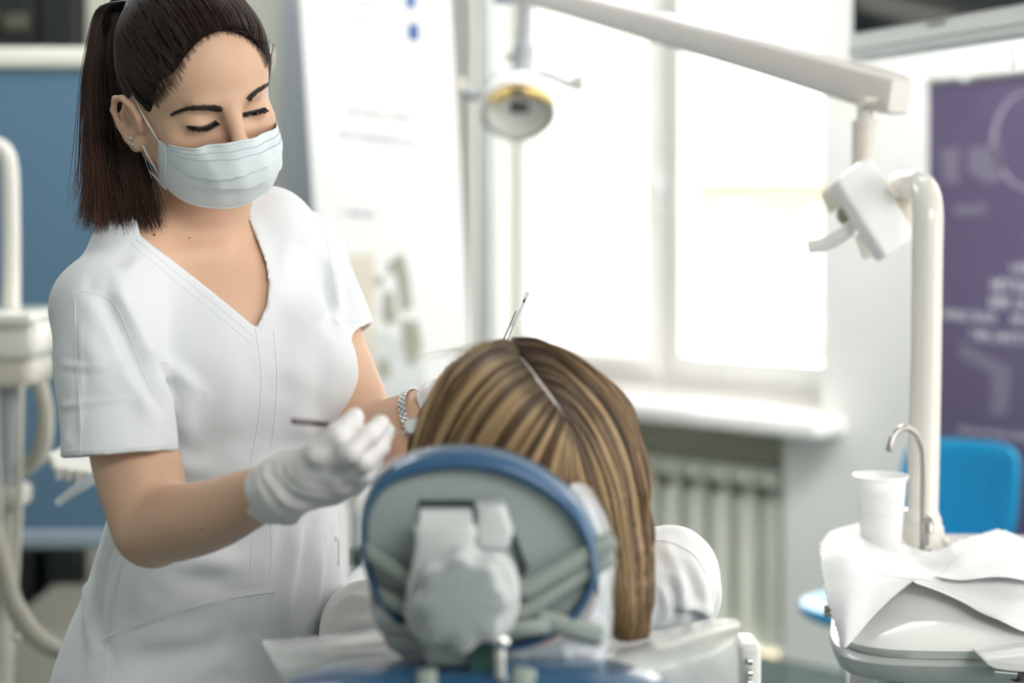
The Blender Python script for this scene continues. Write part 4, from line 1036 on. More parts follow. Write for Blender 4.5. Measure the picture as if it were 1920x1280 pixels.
def top_sdf(X):
    t = torso_sdf(X, 0.001); t = smin(t, shoulders(X, 0.000), .03); t = smin(t, bust(X, 0.002), .04)
    t = t + .0042 * wav(X, 32, 21, 6, (1, 1, .45)) + .0016 * wav(X, 85, 22, 6, (1, 1, .5))
    sr, s1 = sleeve(X, Pn(196, 590, 1.73), hemR0, axR, .0535, .0555); sr = sr + .0028 * wav(X, 45, 23, 5, (.6, .6, 1.4))
    sl, s2 = sleeve(X, shL, hemL0, axL, .0420, .0445); sl = sl + .0022 * wav(X, 45, 24, 5)
    ir = cone(X, Pn(212, 780, 1.68), hemR0 + axR * .03, .042, .0495); il = cone(X, shL + axL * .05, hemL0 + axL * .03, .034, .0395)
    d = smin(smin(t, np.maximum(sr, s1), .016), np.maximum(sl, s2), .016)
    d = np.where(s1 > -.016, np.maximum(d, -ir), d) if True else d
    d = smax(d, -np.maximum(il, -(s2 + .016)), .001)
    # V neckline
    D = np.maximum(X[:, 1], .5); px = 960 + X[:, 0] / D * FPX; py = HY - (X[:, 2] - CZ) / D * FPX
    v = poly2(px, py, VPOLY) * D / FPX
    v = np.maximum(v, X[:, 1] - 1.905)
    d = np.maximum(d, -v)
    nk = chain(X, [NK0, NK1, NK1 - (0, 0, .03)], [.05, .054, .058], .02); d = np.maximum(d, -nk)
    d = np.maximum(d, .62 - X[:, 2])
    return d
def top_all(X):
    return top_sdf(X)
Vt, Ft = sdf_mesh(top_all, (-.56, 1.58, .60), (-.10, 2.06, 1.47), .0030, 1)
CREASE = [([(114, 683), (190, 690), (265, 680)], .004, .0022), ([(114, 762), (190, 752), (255, 745)], .004, .0024), ([(120, 800), (128, 845)], .007, .003), ([(151, 600), (150, 720), (151, 818)], .004, .0012),
 ([(185, 532), (224, 607), (252, 664), (281, 725), (318, 786)], .010, -.009), ([(205, 520), (246, 600), (276, 660), (300, 715)], .010, .005), ([(309, 700), (322, 735), (330, 775)], .008, -.008), ([(262, 664), (300, 676), (340, 700), (380, 745)], .007, .004),
 ([(150, 590), (170, 660), (215, 720)], .012, .004), ([(255, 700), (275, 770), (290, 820)], .010, .004), ([(340, 720), (345, 790), (360, 850)], .012, .004), ([(300, 860), (360, 880), (430, 870)], .012, .005),
 ([(205, 938), (170, 1035), (163, 1119), (177, 1241)], .010, .006), ([(230, 960), (196, 1060), (186, 1140), (200, 1240)], .009, -.005), ([(250, 1011), (222, 1100), (205, 1170)], .010, .006), ([(320, 1075), (380, 1052), (450, 1060), (478, 1070)], .014, .007),
 ([(300, 1095), (380, 1090), (440, 1098)], .012, -.005), ([(606, 1015), (592, 1105), (575, 1200)], .010, .007), ([(561, 966), (543, 1084), (519, 1180)], .012, .007), ([(580, 990), (568, 1090), (548, 1190)], .009, -.005), ([(530, 960), (500, 1040), (480, 1080)], .012, .004),
 ([(212, 1225), (264, 1198), (404, 1192)], .012, .005), ([(334, 1269), (400, 1240), (474, 1224)], .014, .006), ([(240, 1250), (330, 1225), (440, 1215)], .012, -.004), ([(622, 545), (634, 570), (648, 588)], .006, .003), ([(612, 474), (630, 530), (634, 590)], .007, .004), ([(600, 500), (616, 560), (624, 620)], .007, -.004),
 ([(500, 660), (560, 700), (610, 705)], .016, .004), ([(520, 780), (580, 800), (630, 770)], .016, .005), ([(400, 640), (440, 700), (450, 770)], .016, .003), ([(620, 640), (600, 740), (610, 830)], .014, -.004), ([(270, 470), (250, 500), (225, 520)], .008, .003), ([(560, 420), (540, 470), (530, 540)], .012, .003)]
Vt = drape(Vt, Ft, CREASE)
top = np_mesh('scrub_top', Vt, Ft, CLOTH, den, label='white short sleeved V-neck scrub top')
BT = bvh_of(Vt, Ft)
def on(bvh, pts, off=.0006, n=40):
    q = catmull(np.array(pts, float), n); out = []
    for x, y in q:
        h = cast(bvh, x, y, off)
        if h is not None: out.append(tuple(h))
    return out
def seam(pts, r=.0011, name='seam', n=60, m=None, parent=top, off=-.00045, bvh=None):
    q = on(bvh or BT, pts, off, n)
    if len(q) > 3:
        q = np.array(q); keep = [0]
        for i in range(1, len(q)):
            if abs(q[i, 1] - q[keep[-1], 1]) < .012: keep.append(i)
        q = q[keep]
        if len(q) > 3: return MB().tube(q, r, 6).build(name, m or CLOTH, parent)
for L_ in ([(255, 448), (360, 534), (474, 628)], [(246, 456), (352, 545), (470, 642)], [(480, 616), (490, 700), (486, 780), (474, 850), (470, 880)], [(514, 620), (520, 700), (516, 780), (508, 840)],
           [(300, 678), (350, 690), (400, 722), (440, 780), (458, 850), (464, 900)], [(474, 1006), (470, 1060), (469, 1100)], [(508, 980), (508, 1040), (505, 1090)], [(120, 845), (220, 842), (328, 832)],
           [(150, 545), (205, 560), (235, 610), (262, 680), (290, 740), (318, 780)], [(250, 1010), (225, 1090), (205, 1180), (200, 1270)], [(652, 626), (676, 614), (698, 594)], [(594, 402), (610, 440), (622, 500), (632, 570)],
           [(190, 1195), (300, 1150), (420, 1117), (512, 1101)], [(197, 1206), (300, 1164), (420, 1130), (514, 1115)], [(514, 1101), (510, 1160), (506, 1240)], [(140, 560), (142, 660), (150, 760), (152, 850)],
           [(462, 380), (486, 432), (506, 480), (512, 540), (500, 590), (484, 630)]):
    seam(L_)
# raised pocket edge band
for k in range(1):
    seam([(188, 1200), (300, 1156), (420, 1123), (514, 1107)], .0026, 'pocket_edge')
# side pocket corner at the right hip
seam([(628, 1010), (634, 1012), (634, 1060)], .003, 'pocket_edge')
# trousers and shoes (below the frame)
def leg_sdf(X):
    d = torso_sdf(X, -.004)
    d = np.maximum(d, X[:, 2] - 0.88)
    for s, e in ((-1, 0), (1, .02)):
        h = np.array((TXH, D0, .82)) + TL_ * .075 * s; k = h + TF * .02 - ZV * .38; a = k - ZV * .38 - TF * .02
        d = smin(d, chain(X, [h, k, a], [.082, .062, .058], .02), .03)
    d = d + .003 * wav(X, 18, 40, 5)
    return np.maximum(d, .055 - X[:, 2])
V, F = sdf_mesh(leg_sdf, (-.62, 1.62, .03), (-.10, 2.08, .90), .008, 1); np_mesh('trousers', V, F, CLOTH, den)
for s in (-1, 1):
    a = np.array((TXH, D0, 0.0)) + TL_ * .075 * s
    def sf(X): return np.maximum(smin(ell(X, a + TF * .06 + ZV * .03, (.050, .050, .042)), cone(X, a + TF * .02 + ZV * .03, a + TF * .11 + ZV * .028, .040, .036), .03), .0 - X[:, 2])
    V, F = sdf_mesh(sf, a + (-.2, -.2, -.01), a + (.2, .2, .10), .008, 1); np_mesh('shoe', V, F, mat('white_leather', (.8, .8, .8), .4), den)

# ---- brows, lashes, lid line
BROW = mat('brow_hair', (0.05, 0.03, 0.026), .6); LASH = mat('lash_hair', (0.006, 0.007, 0.012), .4)
def face_paths(ctrl, n, wfun, dirn, ln, r0, jit=.25, seed=0, lift=.0006):
    g = np.random.default_rng(seed); c = catmull(np.array(ctrl, float), 200); out = []; rr = []
    for i in range(n):
        t = g.random(); k = min(int(t * 199), 198); p = c[k]; tg = c[k + 1] - c[k]; tg /= np.linalg.norm(tg) + 1e-9; nn = np.array((-tg[1], tg[0]))
        w = wfun(t); q = p + nn * g.uniform(-w, w); dv = dirn(t, tg, nn); dv = dv / np.linalg.norm(dv) + g.normal(size=2) * jit; L_ = ln * g.uniform(.7, 1.2); pts = []
        for s in np.linspace(0, 1, 5):
            h = cast(BB, *(q + dv * L_ * s), lift * (1 + s))
            if h is None: break
            pts.append(h)
        if len(pts) == 5 and np.abs(np.diff([x[1] for x in pts])).max() < .01: out.append(pts); rr.append(np.linspace(r0, r0 * .35, 5))
    V, F = strands(np.array(out), np.array(rr)); return V, F
V, F = face_paths([(418, 206), (395, 203), (368, 202), (345, 204), (327, 209)], 800, lambda t: 4.6 * (1 - t) ** .8 + .4 if t > .1 else 3.8, lambda t, a, b: a + b * (.5 - t) * 1.2, 9, .00028, .15, 1)
np_mesh('eyebrow', V, F, BROW, body)
V, F = face_paths([(464, 188), (476, 176), (488, 168), (500, 160)], 500, lambda t: 4.2 * (1 - t * .6), lambda t, a, b: a - b * .2, 8, .00028, .15, 2)
np_mesh('eyebrow', V, F, BROW, body)
def lashes(lid, n, out_len, seed, name, down=1.0):
    """lid: pixel polyline along the lid edge; lashes leave it away from the face and curl up"""
    g = np.random.default_rng(seed); c = catmull(np.array(lid, float), 60); base = [cast(BB, x, y, .0004) for x, y in c]; base = np.array([b for b in base if b is not None])
    P_ = []; R_ = []
    fw = HR @ np.array((0, 1, 0)); up_ = HR @ np.array((0, 0, 1)); sd = HR @ np.array((1, 0, 0))
    for i in range(n):
        t = g.random(); b = base[int(t * (len(base) - 1))]; L_ = out_len * g.uniform(.7, 1.1)
        fan = (t - .45) * (1.1 if lid[0][0] < lid[-1][0] else -1.1); d0 = fw * .5 - up_ * .95 * down + sd * fan * .6; d1 = up_ * .9 + fw * .4
        s = np.linspace(0, 1, 6)[:, None]; P_.append(b + d0 * L_ * s + d1 * L_ * s ** 2 * .75 + g.normal(size=3) * .0003); R_.append(np.linspace(.00038, .00010, 6))
    V, F = strands(np.array(P_), np.array(R_)); np_mesh(name, V, F, LASH, body)
    V = MB().tube(base, [.0004 + .0013 * math.sin(math.pi * min(1, i / (len(base) - 1) * 1.0)) ** .6 for i in range(len(base))], 8); V.build('lash_line', LASH, body)
lashes([(351, 236), (362, 238), (374, 239), (386, 237), (397, 231), (405, 225)], 150, .0080, 4, 'eyelashes')
lashes([(455, 212), (466, 211), (477, 209), (488, 206), (497, 202)], 120, .0075, 5, 'eyelashes')
# lip colour is hidden by the mask; small moles on the neck
for x, y, r in ((289, 440, .0016), (355, 446, .0010), (291, 989, .0009), (378, 993, .0012), (693, 672, .0008)):
    h = cast(BB, x, y, -.0002)
    if h is not None: MB().sphere(h, (r, r, r * .8), None, 10).build('mole', mat('mole_brown', (.10, .05, .035), .6), body)

# ---- face mask
MASK = mat('mask_fabric', (0.74, 0.82, 0.86), .8, var=.02, bump=.15, bscale=900, sss=.15, sssr=(1, 1, 1), bdist=.0003)
MASKE = mat('mask_edge', (0.80, 0.86, 0.88), .75, var=.02)
nu, nv = 81, 70
cen = catmull([(0, .1085, -.012), (0, .1215, -.026), (0, .1245, -.046), (0, .1150, -.068), (0, .0985, -.087), (0, .0850, -.099)], nv)
sidev = catmull([(.0640, .0320, -.027), (.0650, .0310, -.040), (.0650, .0280, -.058), (.0625, .0250, -.077)], nv)
G = np.zeros((nv, nu, 3))
for i in range(nv):
    v = i / (nv - 1)
    for j in range(nu):
        u = -1 + 2 * j / (nu - 1); a = abs(u) * math.pi / 2
        c, s = cen[i], sidev[i]
        px_ = math.sin(a) ** (.93) * s[0] * (1 if u > 0 else -1)
        sh = (1 - math.cos(a)) ** (1.05)
        y = c[1] + (s[1] - c[1]) * sh
        z = c[2] + (s[2] - c[2]) * (abs(u) ** 1.7 if v > .3 else abs(u) ** 1.1)
        # nose ridge at the top, hollow beside it
        y -= .0065 * math.exp(-((abs(u) - .30) / .14) ** 2) * max(0, 1 - v * 3.2)
        # pleats
        pl = 0
        for q, am in ((.36, .0040), (.56, .0045), (.76, .0035)):
            qq = q + .05 * math.sin(u * 2.2 + q * 9); d_ = v - qq
            if -.16 < d_ < 0: pl += am * (d_ + .16) / .16
            elif 0 <= d_ < .02: pl += am * (1 - d_ / .02)
        e = 1 - abs(u) ** 3
        n = np.array((px_, y, 0)); y += pl * e * .9
        z -= pl * e * .35
        y += .0009 * math.sin(9 * u + 14 * v) * e + .0006 * math.sin(23 * u - 7 * v) * e
        G[i, j] = (px_, y, z)
GW = HV(G.reshape(-1, 3)).reshape(G.shape)
mask = MB().grid(GW).build('face_mask', MASK, den, solid=.0008, label='pale blue pleated surgical mask')
# ribbed side bands, top band, ear loops and stitching
def band(rows, th, name, parent=mask, m=MASKE):
    return MB().grid(np.array(rows)).build(name, m, parent, solid=th)
for j0, j1 in ((0, 5), (nu - 6, nu - 1)):
    band((GW[:, j0:j1 + 1] + (HR @ np.array((0, .0012, 0)))), .0012, 'side_band')
band(GW[0:3, :] + (HR @ np.array((0, .0010, .0006))), .0012, 'top_band')
band(GW[-4:, 3:-3] + (HR @ np.array((0, .0008, -.0006))), .0010, 'bottom_band')
st_ = MB()
for row in (7, 13):
    for j in range(8, nu - 8):
        for t in (0.2, .7):
            p = GW[row, j] * (1 - t) + GW[row, j + 1] * t + HR @ np.array((0, .0009, 0)); st_.box(p, (.0008, .0005, .0005), Matrix(HR.tolist()))
for jj in (1, 3, nu - 4, nu - 2):
    for i in range(18, nv - 10, 3): st_.box(GW[i, jj] + HR @ np.array((-.0006 if jj < 9 else .0006, .0026, 0)), (.0006, .0006, .0014), Matrix(HR.tolist()))
o = st_.build('stitching', mat('stitch_grey', (.36, .42, .46), .8), mask, smooth=False); o['kind'] = 'stuff'
LOOP = mat('elastic_white', (.82, .84, .86), .7)
cRt = GW[1, 1]; cRb = GW[nv - 4, 1]
def earp(q): return H(q)
MB().tube(catmull([GW[1, 2], GW[1, 0], H((-.0715, .014, -.004)), H((-.0745, .0035, .010)), H((-.0760, -.006, .018))], 24), .0013, 8, flat=.6).build('ear_loop', LOOP, mask)
MB().tube(catmull([GW[nv - 3, 2], GW[nv - 4, 0], H((-.0700, .012, -.052)), H((-.0745, .002, -.036)), H((-.0765, -.006, -.030))], 24), .0013, 8, flat=.6).build('ear_loop', LOOP, mask)
for r_ in (1, nv - 4):
    MB().tube(catmull([GW[r_, nu - 3], GW[r_, nu - 1], H((.0735, .012, -.004 if r_ == 1 else -.05)), H((.078, -.004, .016 if r_ == 1 else -.03))], 20), .0013, 8).build('ear_loop', LOOP, mask)
# folded lower corner tab
tb = [GW[nv - 1, 0], GW[nv - 1, 6], H((-.060, .030, -.088)), H((-.070, .012, -.070))]
MB().prism([tuple(p) for p in tb], tuple(HR @ np.array((-.001, .001, 0)))).build('corner_tab', MASKE, mask)
# earring: three small stones in silver
er = MB(); e0 = cast(BB, 249, 262, .002); e0 = np.array(e0 if e0 is not None else H((-.079, -.004, -.044)))
SILV = mat('silver', (.75, .76, .78), .12, metal=1.0)
erg = MB().tube([e0 + (0, -.001, .003), e0 + (.0015, -.0035, 0), e0 + (.003, -.001, -.006)], .0009, 8).build('earring', SILV, den, label='small silver earring with clear stones')
for dx, dz, r in ((0, .002, .0022), (-.001, -.0025, .0018), (.002, -.005, .0020), (.0045, -.008, .0017)):
    b_ = bmesh.new(); bmesh.ops.create_icosphere(b_, subdivisions=1, radius=r); MB().bm(b_, e0 + (dx, -.002, dz)).build('stone', mat('clear_stone', (.85, .88, .92), .05, metal=.7, var=.1), erg, smooth=False)

# ---- hair
CORE = mat('dark_hair_core', (.012, .007, .006), .85, spec=.1)
HAIRC = mat('brunette_hair', (.03, .018, .014), .38, attr='col', spec=.6)
KN = np.array((-.012, -.098, .082))   # tie point of the ponytail in head frame
def face_cut(Q):
    S = Q.copy(); S[:, 0] = np.abs(S[:, 0])
    f = ell(S, (0, .088, .018), (.060, .070, .082))                       # forehead and face window
    f = smin(f, ell(S, (.048, .062, -.02), (.032, .046, .058)), .02)          # temple
    f = smin(f, ell(S, (0, .05, -.10), (.10, .080, .075)), .02)               # jaw
    f = smin(f, ell(S, (.080, -.004, -.018), (.022, .020, .030)), .006)       # ear
    f = smin(f, ell(S, (.05, -.01, -.085), (.06, .060, .050)), .01)
    return f
def hair_sdf(Q):
    d = ell(Q, (0, -.018, .037), (.0790, .0985, .0930))
    d = smin(d, ell(Q, (0, .030, .066), (.058, .050, .046)), .02)
    d = smin(d, ell(Q, (KN[0], -.088, .078), (.024, .022, .020)), .02)
    d = np.maximum(d, ell(Q, (0, -.02, .040), (.12, .14, .13)))
    d = smax(d, -face_cut(Q), .006)
    d = np.maximum(d, -(Q[:, 2] + .072 + .25 * (Q[:, 1] + .05)))
    return d + .0006 * wav(Q, 150, 33, 5)
Vh, Fh = sdf_mesh(hair_sdf, (-.10, -.14, -.10), (.10, .10, .15), .0026, 1)
VhW = HV(Vh)
gcol = np.tile(np.array((.022, .013, .011)), (len(Vh), 1))
hairo = np_mesh('hair', VhW, Fh, CORE, den, attr=gcol, label='dark brown hair combed back into a ponytail')
BH = bvh_of(Vh, Fh)
g = np.random.default_rng(5)
paths = []; rads = []; cols = []
K = 22
def hair_color(n, g, base=(.030, .017, .014), hi=(.085, .040, .026)):
    t = g.beta(1.2, 3.5, n)[:, None]; return np.array(base) * (1 - t) + np.array(hi) * t
tri = Fh; ctr = Vh[tri].mean(1)
ok = (face_cut(ctr.astype(np.float32)) > -.001)
idx = g.choice(np.where(ok)[0], 2300)
# more strands start right on the hairline
edge = np.where(ok & (face_cut(ctr.astype(np.float32)) < .012) & (ctr[:, 2] > -.03))[0]
idx = np.r_[idx, g.choice(edge, 900)]
for i in idx:
    p = ctr[i].copy(); pts = [p.copy()]; hist = Vector(p)
    tot = np.linalg.norm(KN - p); step = tot * 1.22 / (K - 1); stop = False
    swirl = np.array((0, -.25, .35)) if p[1] > .0 else np.zeros(3)
    wob = g.normal(size=3) * .12
    for k in range(K - 1):
        to = KN - p; L_ = np.linalg.norm(to)
        if L_ < step: p = KN + (p - KN) * .4
        else:
            d = to / L_ + swirl * max(0, 1 - k / 9) + wob * math.sin(k / K * 3.1)
            h = BH.find_nearest(Vector(p)); n = np.array(h[1]); d = d - n * (d @ n); d /= np.linalg.norm(d) + 1e-9
            q = p + d * step; h = BH.find_nearest(Vector(q)); p = np.array(h[0]) + np.array(h[1]) * .0008
        pts.append(p.copy())
    pts = np.array(pts); pts += 0
    paths.append(HV(pts)); rads.append(np.linspace(.0004, .00042, K) * g.uniform(.7, 1.4))
bpt = toH(np.asarray(Vb, np.float32)); fc = face_cut(bpt); bi = np.where((fc < .0015) & (fc > -.007) & (bpt[:, 2] > .012) & (bpt[:, 1] > -.01))[0]
for i in g.choice(bi, 620):
    p = bpt[i].astype(float); n = p / np.linalg.norm(p); d = KN - p; d = d - n * (d @ n); d /= np.linalg.norm(d); d = d + g.normal(size=3) * .18 + np.array((0, -.2, .3)); L_ = g.uniform(.012, .026)
    s = np.linspace(0, 1, K)[:, None]; q = p + d * L_ * s; q = q * (1 + .0 * s) + n * (.0006 + .0035 * s ** .7)
    paths.append(HV(q)); rads.append(np.linspace(.00013, .00030, K))
# baby hairs and flyaways near the hairline
for i in g.choice(edge, 160):
    p = ctr[i]; h = BH.find_nearest(Vector(p)); n = np.array(h[1]); d = (KN - p); d /= np.linalg.norm(d); d = d + g.normal(size=3) * .5; L_ = g.uniform(.012, .04)
    s = np.linspace(0, 1, K)[:, None]; paths.append(HV(p + d * L_ * s + n * (L_ * .5 * s * (1.2 - s)) + g.normal(size=3) * .006 * s ** 2)); rads.append(np.linspace(.00016, .00004, K))
paths = np.array(paths); rads = np.array(rads); V, F = strands(paths, rads)
c_ = hair_color(len(paths), g); c_ = np.repeat(c_, K * 3, 0)
np_mesh('hair_strands', V, F, HAIRC, hairo, attr=c_)['kind'] = 'stuff'

# ponytail: core and strands hanging behind the ear down to the shoulder
kp = pix(H(KN)); KW_ = H(KN)
core = [KW_, Pn(214, 12, 1.885), Pn(200, 70, 1.875), Pn(198, 150, 1.860), Pn(206, 250, 1.835), Pn(219, 330, 1.800), Pn(229, 390, 1.775), Pn(234, 425, 1.765)]
cr_ = [.008, .008, .008, .009, .011, .011, .008, .004]
def pony_sdf(X): return limb(X, core, cr_, 24)
V, F = sdf_mesh(pony_sdf, (-.52, 1.70, 1.35), (-.37, 1.96, 1.68), .003, 1)
pony = np_mesh('ponytail', V, F, CORE, den, attr=np.tile(np.array((.022, .012, .010)), (len(V), 1)), label='dark ponytail with reddish ends')
K = 30; cc = catmull(np.array(core), K); paths = []; rads = []; cols = []
wid = np.interp(np.linspace(0, 1, K), np.linspace(0, 1, 9), [.012, .015, .017, .020, .024, .027, .029, .031, .030])
for i in range(1700):
    th = g.uniform(0, 2 * np.pi); rr = math.sqrt(g.uniform(.35, 1.0)); s = np.linspace(0, 1, K)
    a = np.array((math.cos(th), math.sin(th))) * rr
    drift = g.normal(size=2) * .008
    L_ = g.uniform(.80, 1.06)
    cc2 = np.stack([np.interp(s * L_, s, cc[:, k]) for k in range(3)], 1); 
    over = np.maximum(s * L_ - 1, 0)[:, None]; cc2 += over * (cc[-1] - cc[-3]) * 12
    x = a[0] * wid + drift[0] * s ** 2 + .002 * np.sin(s * 9 + th * 3) * s; y = a[1] * wid * .75 + drift[1] * s ** 2
    p = cc2 + np.c_[x, y * .6, y * .15]
    # tips flick outward to the left
    p[:, 0] -= (s ** 6) * (.012 if a[0] < -.3 else -.004) * g.uniform(.2, 1.5)
    paths.append(p); rads.append(np.r_[np.full(K - 6, .00045), np.linspace(.0004, .0001, 6)] * g.uniform(.7, 1.3))
    red = np.clip(s * 1.2 - .2, 0, 1)[:, None] * (.9 if a[0] < -.2 else .35) * g.uniform(.4, 1)
    c0 = hair_color(1, g)[0]; cols.append(np.repeat(c0 * (1 - red) + np.array((.135, .055, .032)) * red, 3, 0))
V, F = strands(np.array(paths), np.array(rads)); np_mesh('hair_strands', V, F, HAIRC, pony, attr=np.vstack(cols))['kind'] = 'stuff'
MB().lathe([(.013, -.006), (.016, -.004), (.017, 0), (.016, .004), (.013, .006)], KW_, 20, rot_to(core[1] - core[0]), cap=False).build('hair_tie', BLACKP, pony)

# ---- bracelet on the left wrist
bc_ = (wrL * .55 + Pn(785, 788, 1.808) * .45); bc_ = Pn(786, 786, 1.806); axb = (wrL - elL) / np.linalg.norm(wrL - elL); Rb = rot_to(axb)
brac = MB().lathe([(.0322, -.0035), (.0326, -.0038), (.0326, .0038), (.0322, .0035)], bc_, 40, Rb, cap=False).build('bracelet', SILV, den, label='silver link bracelet')
for i in range(34):
    for r_ in (-1, 0, 1):
        a = (i + .5 * (r_ % 2)) / 34 * 2 * math.pi; p = bc_ + np.array(Rb) @ np.array((.0334 * math.cos(a), .0334 * math.sin(a), r_ * .0030))
        MB().box(p, (.0022, .0046, .0026), Rb @ Matrix.Rotation(a, 3, 'Z'), .0006).build('bracelet_link', SILV, brac)
print('landmarks', pix(H((-.031, .08, .001))), pix(H((.031, .08, .001))), 'knot', pix(H(KN)), 'chin', pix(H((0, .085, -.105))), 'masktop', pix(GW[0, nu // 2]), 'maskL', pix(GW[0, 0]), pix(GW[-1, 0]), 'maskB', pix(GW[-1, nu // 2]), 'maskR', pix(GW[0, -1]), pix(GW[-1, -1]))
# ================================================================== DENTAL CHAIR with headrest
VBLUE = mat('blue_vinyl', (0.032, 0.105, 0.215), 0.28, var=.04, coat=.5)
SHELLG = mat('sage_grey_shell', (0.33, 0.385, 0.375), .35, var=.03, coat=.3)
HING = mat('pale_grey_hinge', (.60, .62, .62), .30, var=.02, coat=.2)
KNOBG = mat('knob_grey', (.33, .37, .365), .4, var=.02)
STRAPM = mat('grey_elastic_strap', (.28, .32, .29), .7, var=.04, bump=.3, bscale=600, bdist=.0004)
SLOT = mat('dark_slot', (.05, .065, .07), .5)
chair = root('dental_chair', (0, 1.9, 0), 'blue dental chair with adjustable headrest under clear plastic covers', 'dental chair')
# cushion of the headrest: outline in the photo at its own distance
def outline(pts, n=96): return catmull(np.array(pts, float), n, closed=True)
CUS = outline([(672, 1010), (678, 950), (706, 895), (760, 860), (850, 843), (940, 852), (1020, 886), (1080, 935), (1115, 990), (1128, 1060), (1112, 1120), (1075, 1175), (1000, 1215), (900, 1228), (800, 1215), (735, 1170), (695, 1110), (678, 1060)])
INS = outline([(690, 1012), (694, 965), (722, 918), (775, 893), (850, 882), (930, 890), (1000, 918), (1055, 960), (1088, 1010), (1105, 1065), (1092, 1112), (1058, 1158), (990, 1196), (900, 1208), (812, 1196), (752, 1156), (712, 1102), (694, 1055)])
def ring(out, D, k=1.0, c=(900, 1035)): return [P(c[0] + (x - c[0]) * k, c[1] + (y - c[1]) * k, D) for x, y in out]
Dh_ = 1.30
rings = []
for t, k, dd in ((0, 'i', 0.0), (.1, 'i', -.004), (.30, 'm', -.008), (.55, 'm', -.007), (.8, 'm', -.002), (1.0, 'o', .008), (1.0, 'o', .020), (1.0, 'o', .032), (1., 'p', .044), (1., 'q', .052)):
    out = INS + (CUS - INS) * t
    sc_ = {'p': .96, 'q': .86}.get(k, 1.0); D = Dh_ + dd; rings.append([P(900 + (x - 900) * sc_ * 1.0, 1035 + (y - 1035) * sc_, Dh_).lerp(P(900 + (x - 900) * sc_, 1035 + (y - 1035) * sc_, Dh_), 0) + Vector((0, dd, 0)) for x, y in out])
n = len(CUS); vs = [p for r_ in rings for p in r_]; fs = [(i * n + j, i * n + (j + 1) % n, (i + 1) * n + (j + 1) % n, (i + 1) * n + j) for i in range(len(rings) - 1) for j in range(n)]
fs.append(tuple((len(rings) - 1) * n + j for j in range(n)))
hr = MB().add(vs, fs).build('headrest_cushion', VBLUE, chair, angle=80, label='blue vinyl headrest cushion')
pl = [P(x, y, Dh_) + Vector((0, .003, 0)) for x, y in INS]
MB().prism([tuple(p) for p in pl], (0, .02, 0)).build('headrest_back_plate', SHELLG, hr)
# slots in the plate
def poly_plate(pts, D, th, name, m, parent, bev=.0, smoothn=0):
    q = outline(pts, smoothn) if smoothn else pts
    return MB().prism([tuple(P(x, y, D)) for x, y in q], (0, th, 0), bev).build(name, m, parent)
poly_plate([(786, 937), (888, 937), (891, 958), (896, 985), (780, 985)], 1.302, .004, 'slot', SLOT, hr)
poly_plate([(955, 1004), (966, 1000), (990, 1062), (984, 1078), (972, 1080)], 1.302, .004, 'slot', SLOT, hr)
# hinge: horizontal barrel, neck, side block
mech = MB()
bar0, bar1 = P(786, 982, 1.275), P(886, 982, 1.275)
mech.lathe([(.001, 0), (.0105, 0), (.0118, .0015), (.0118, (bar1 - bar0).length - .0015), (.0105, (bar1 - bar0).length), (.001, (bar1 - bar0).length)], bar0, 28, rot_to(bar1 - bar0))
mech.build('hinge_barrel', HING, chair)
poly_plate(outline([(784, 985), (888, 985), (892, 1030), (940, 1040), (968, 1075), (975, 1130), (960, 1180), (920, 1215), (850, 1225), (785, 1205), (760, 1160), (762, 1110), (772, 1060), (778, 1020)], 60), 1.262, .032, 'hinge_body', HING, chair, .006)
poly_plate([(893, 948), (944, 946), (952, 965), (962, 1000), (955, 1026), (940, 1034), (893, 1030)], 1.266, .030, 'hinge_block', HING, chair, .005)
# lobed knob
kc = np.array((864, 1132)); kn = []
for t in np.linspace(0, 2 * np.pi, 120, endpoint=False):
    r_ = 87 + 6.5 * math.cos(8 * t + .4); kn.append(kc + r_ * np.array((math.cos(t), math.sin(t))))
def kring(s, D, c=kc): return [Vector(P(c[0] + (x - c[0]) * s, c[1] + (y - c[1]) * s, D)) for x, y in kn]
k0 = kc + (6, -16)
rr_ = [(.86, 1.230, kc), (.92, 1.229, kc), (.975, 1.231, kc), (1.0, 1.2345, kc), (1.03, 1.242, kc + (2, -5)), (1.04, 1.252, kc + (5, -10)), (1.0, 1.262, k0)]
vs = []
for s_, D, c in rr_: vs += [Vector(P(c[0] + (x - kc[0]) * s_, c[1] + (y - kc[1]) * s_, D)) for x, y in kn]
K_ = len(rr_); fs = [(i * 120 + j, i * 120 + (j + 1) % 120, (i + 1) * 120 + (j + 1) % 120, (i + 1) * 120 + j) for i in range(K_ - 1) for j in range(120)]
kb = MB().add(vs, fs).build('lobed_knob', HING, chair, label='grey eight-lobed headrest knob')
cap = []
for s_, D in ((.90, 1.2285), (.84, 1.2265), (.5, 1.2255), (.02, 1.225)): cap += [Vector(P(kc[0] + (x - kc[0]) * s_, kc[1] + (y - kc[1]) * s_, D)) for x, y in kn]
fs = [(i * 120 + j, i * 120 + (j + 1) % 120, (i + 1) * 120 + (j + 1) % 120, (i + 1) * 120 + j) for i in range(3) for j in range(120)]; fs.append(tuple(360 + j for j in range(120)))
MB().add(cap, fs).build('knob_face', KNOBG, kb)
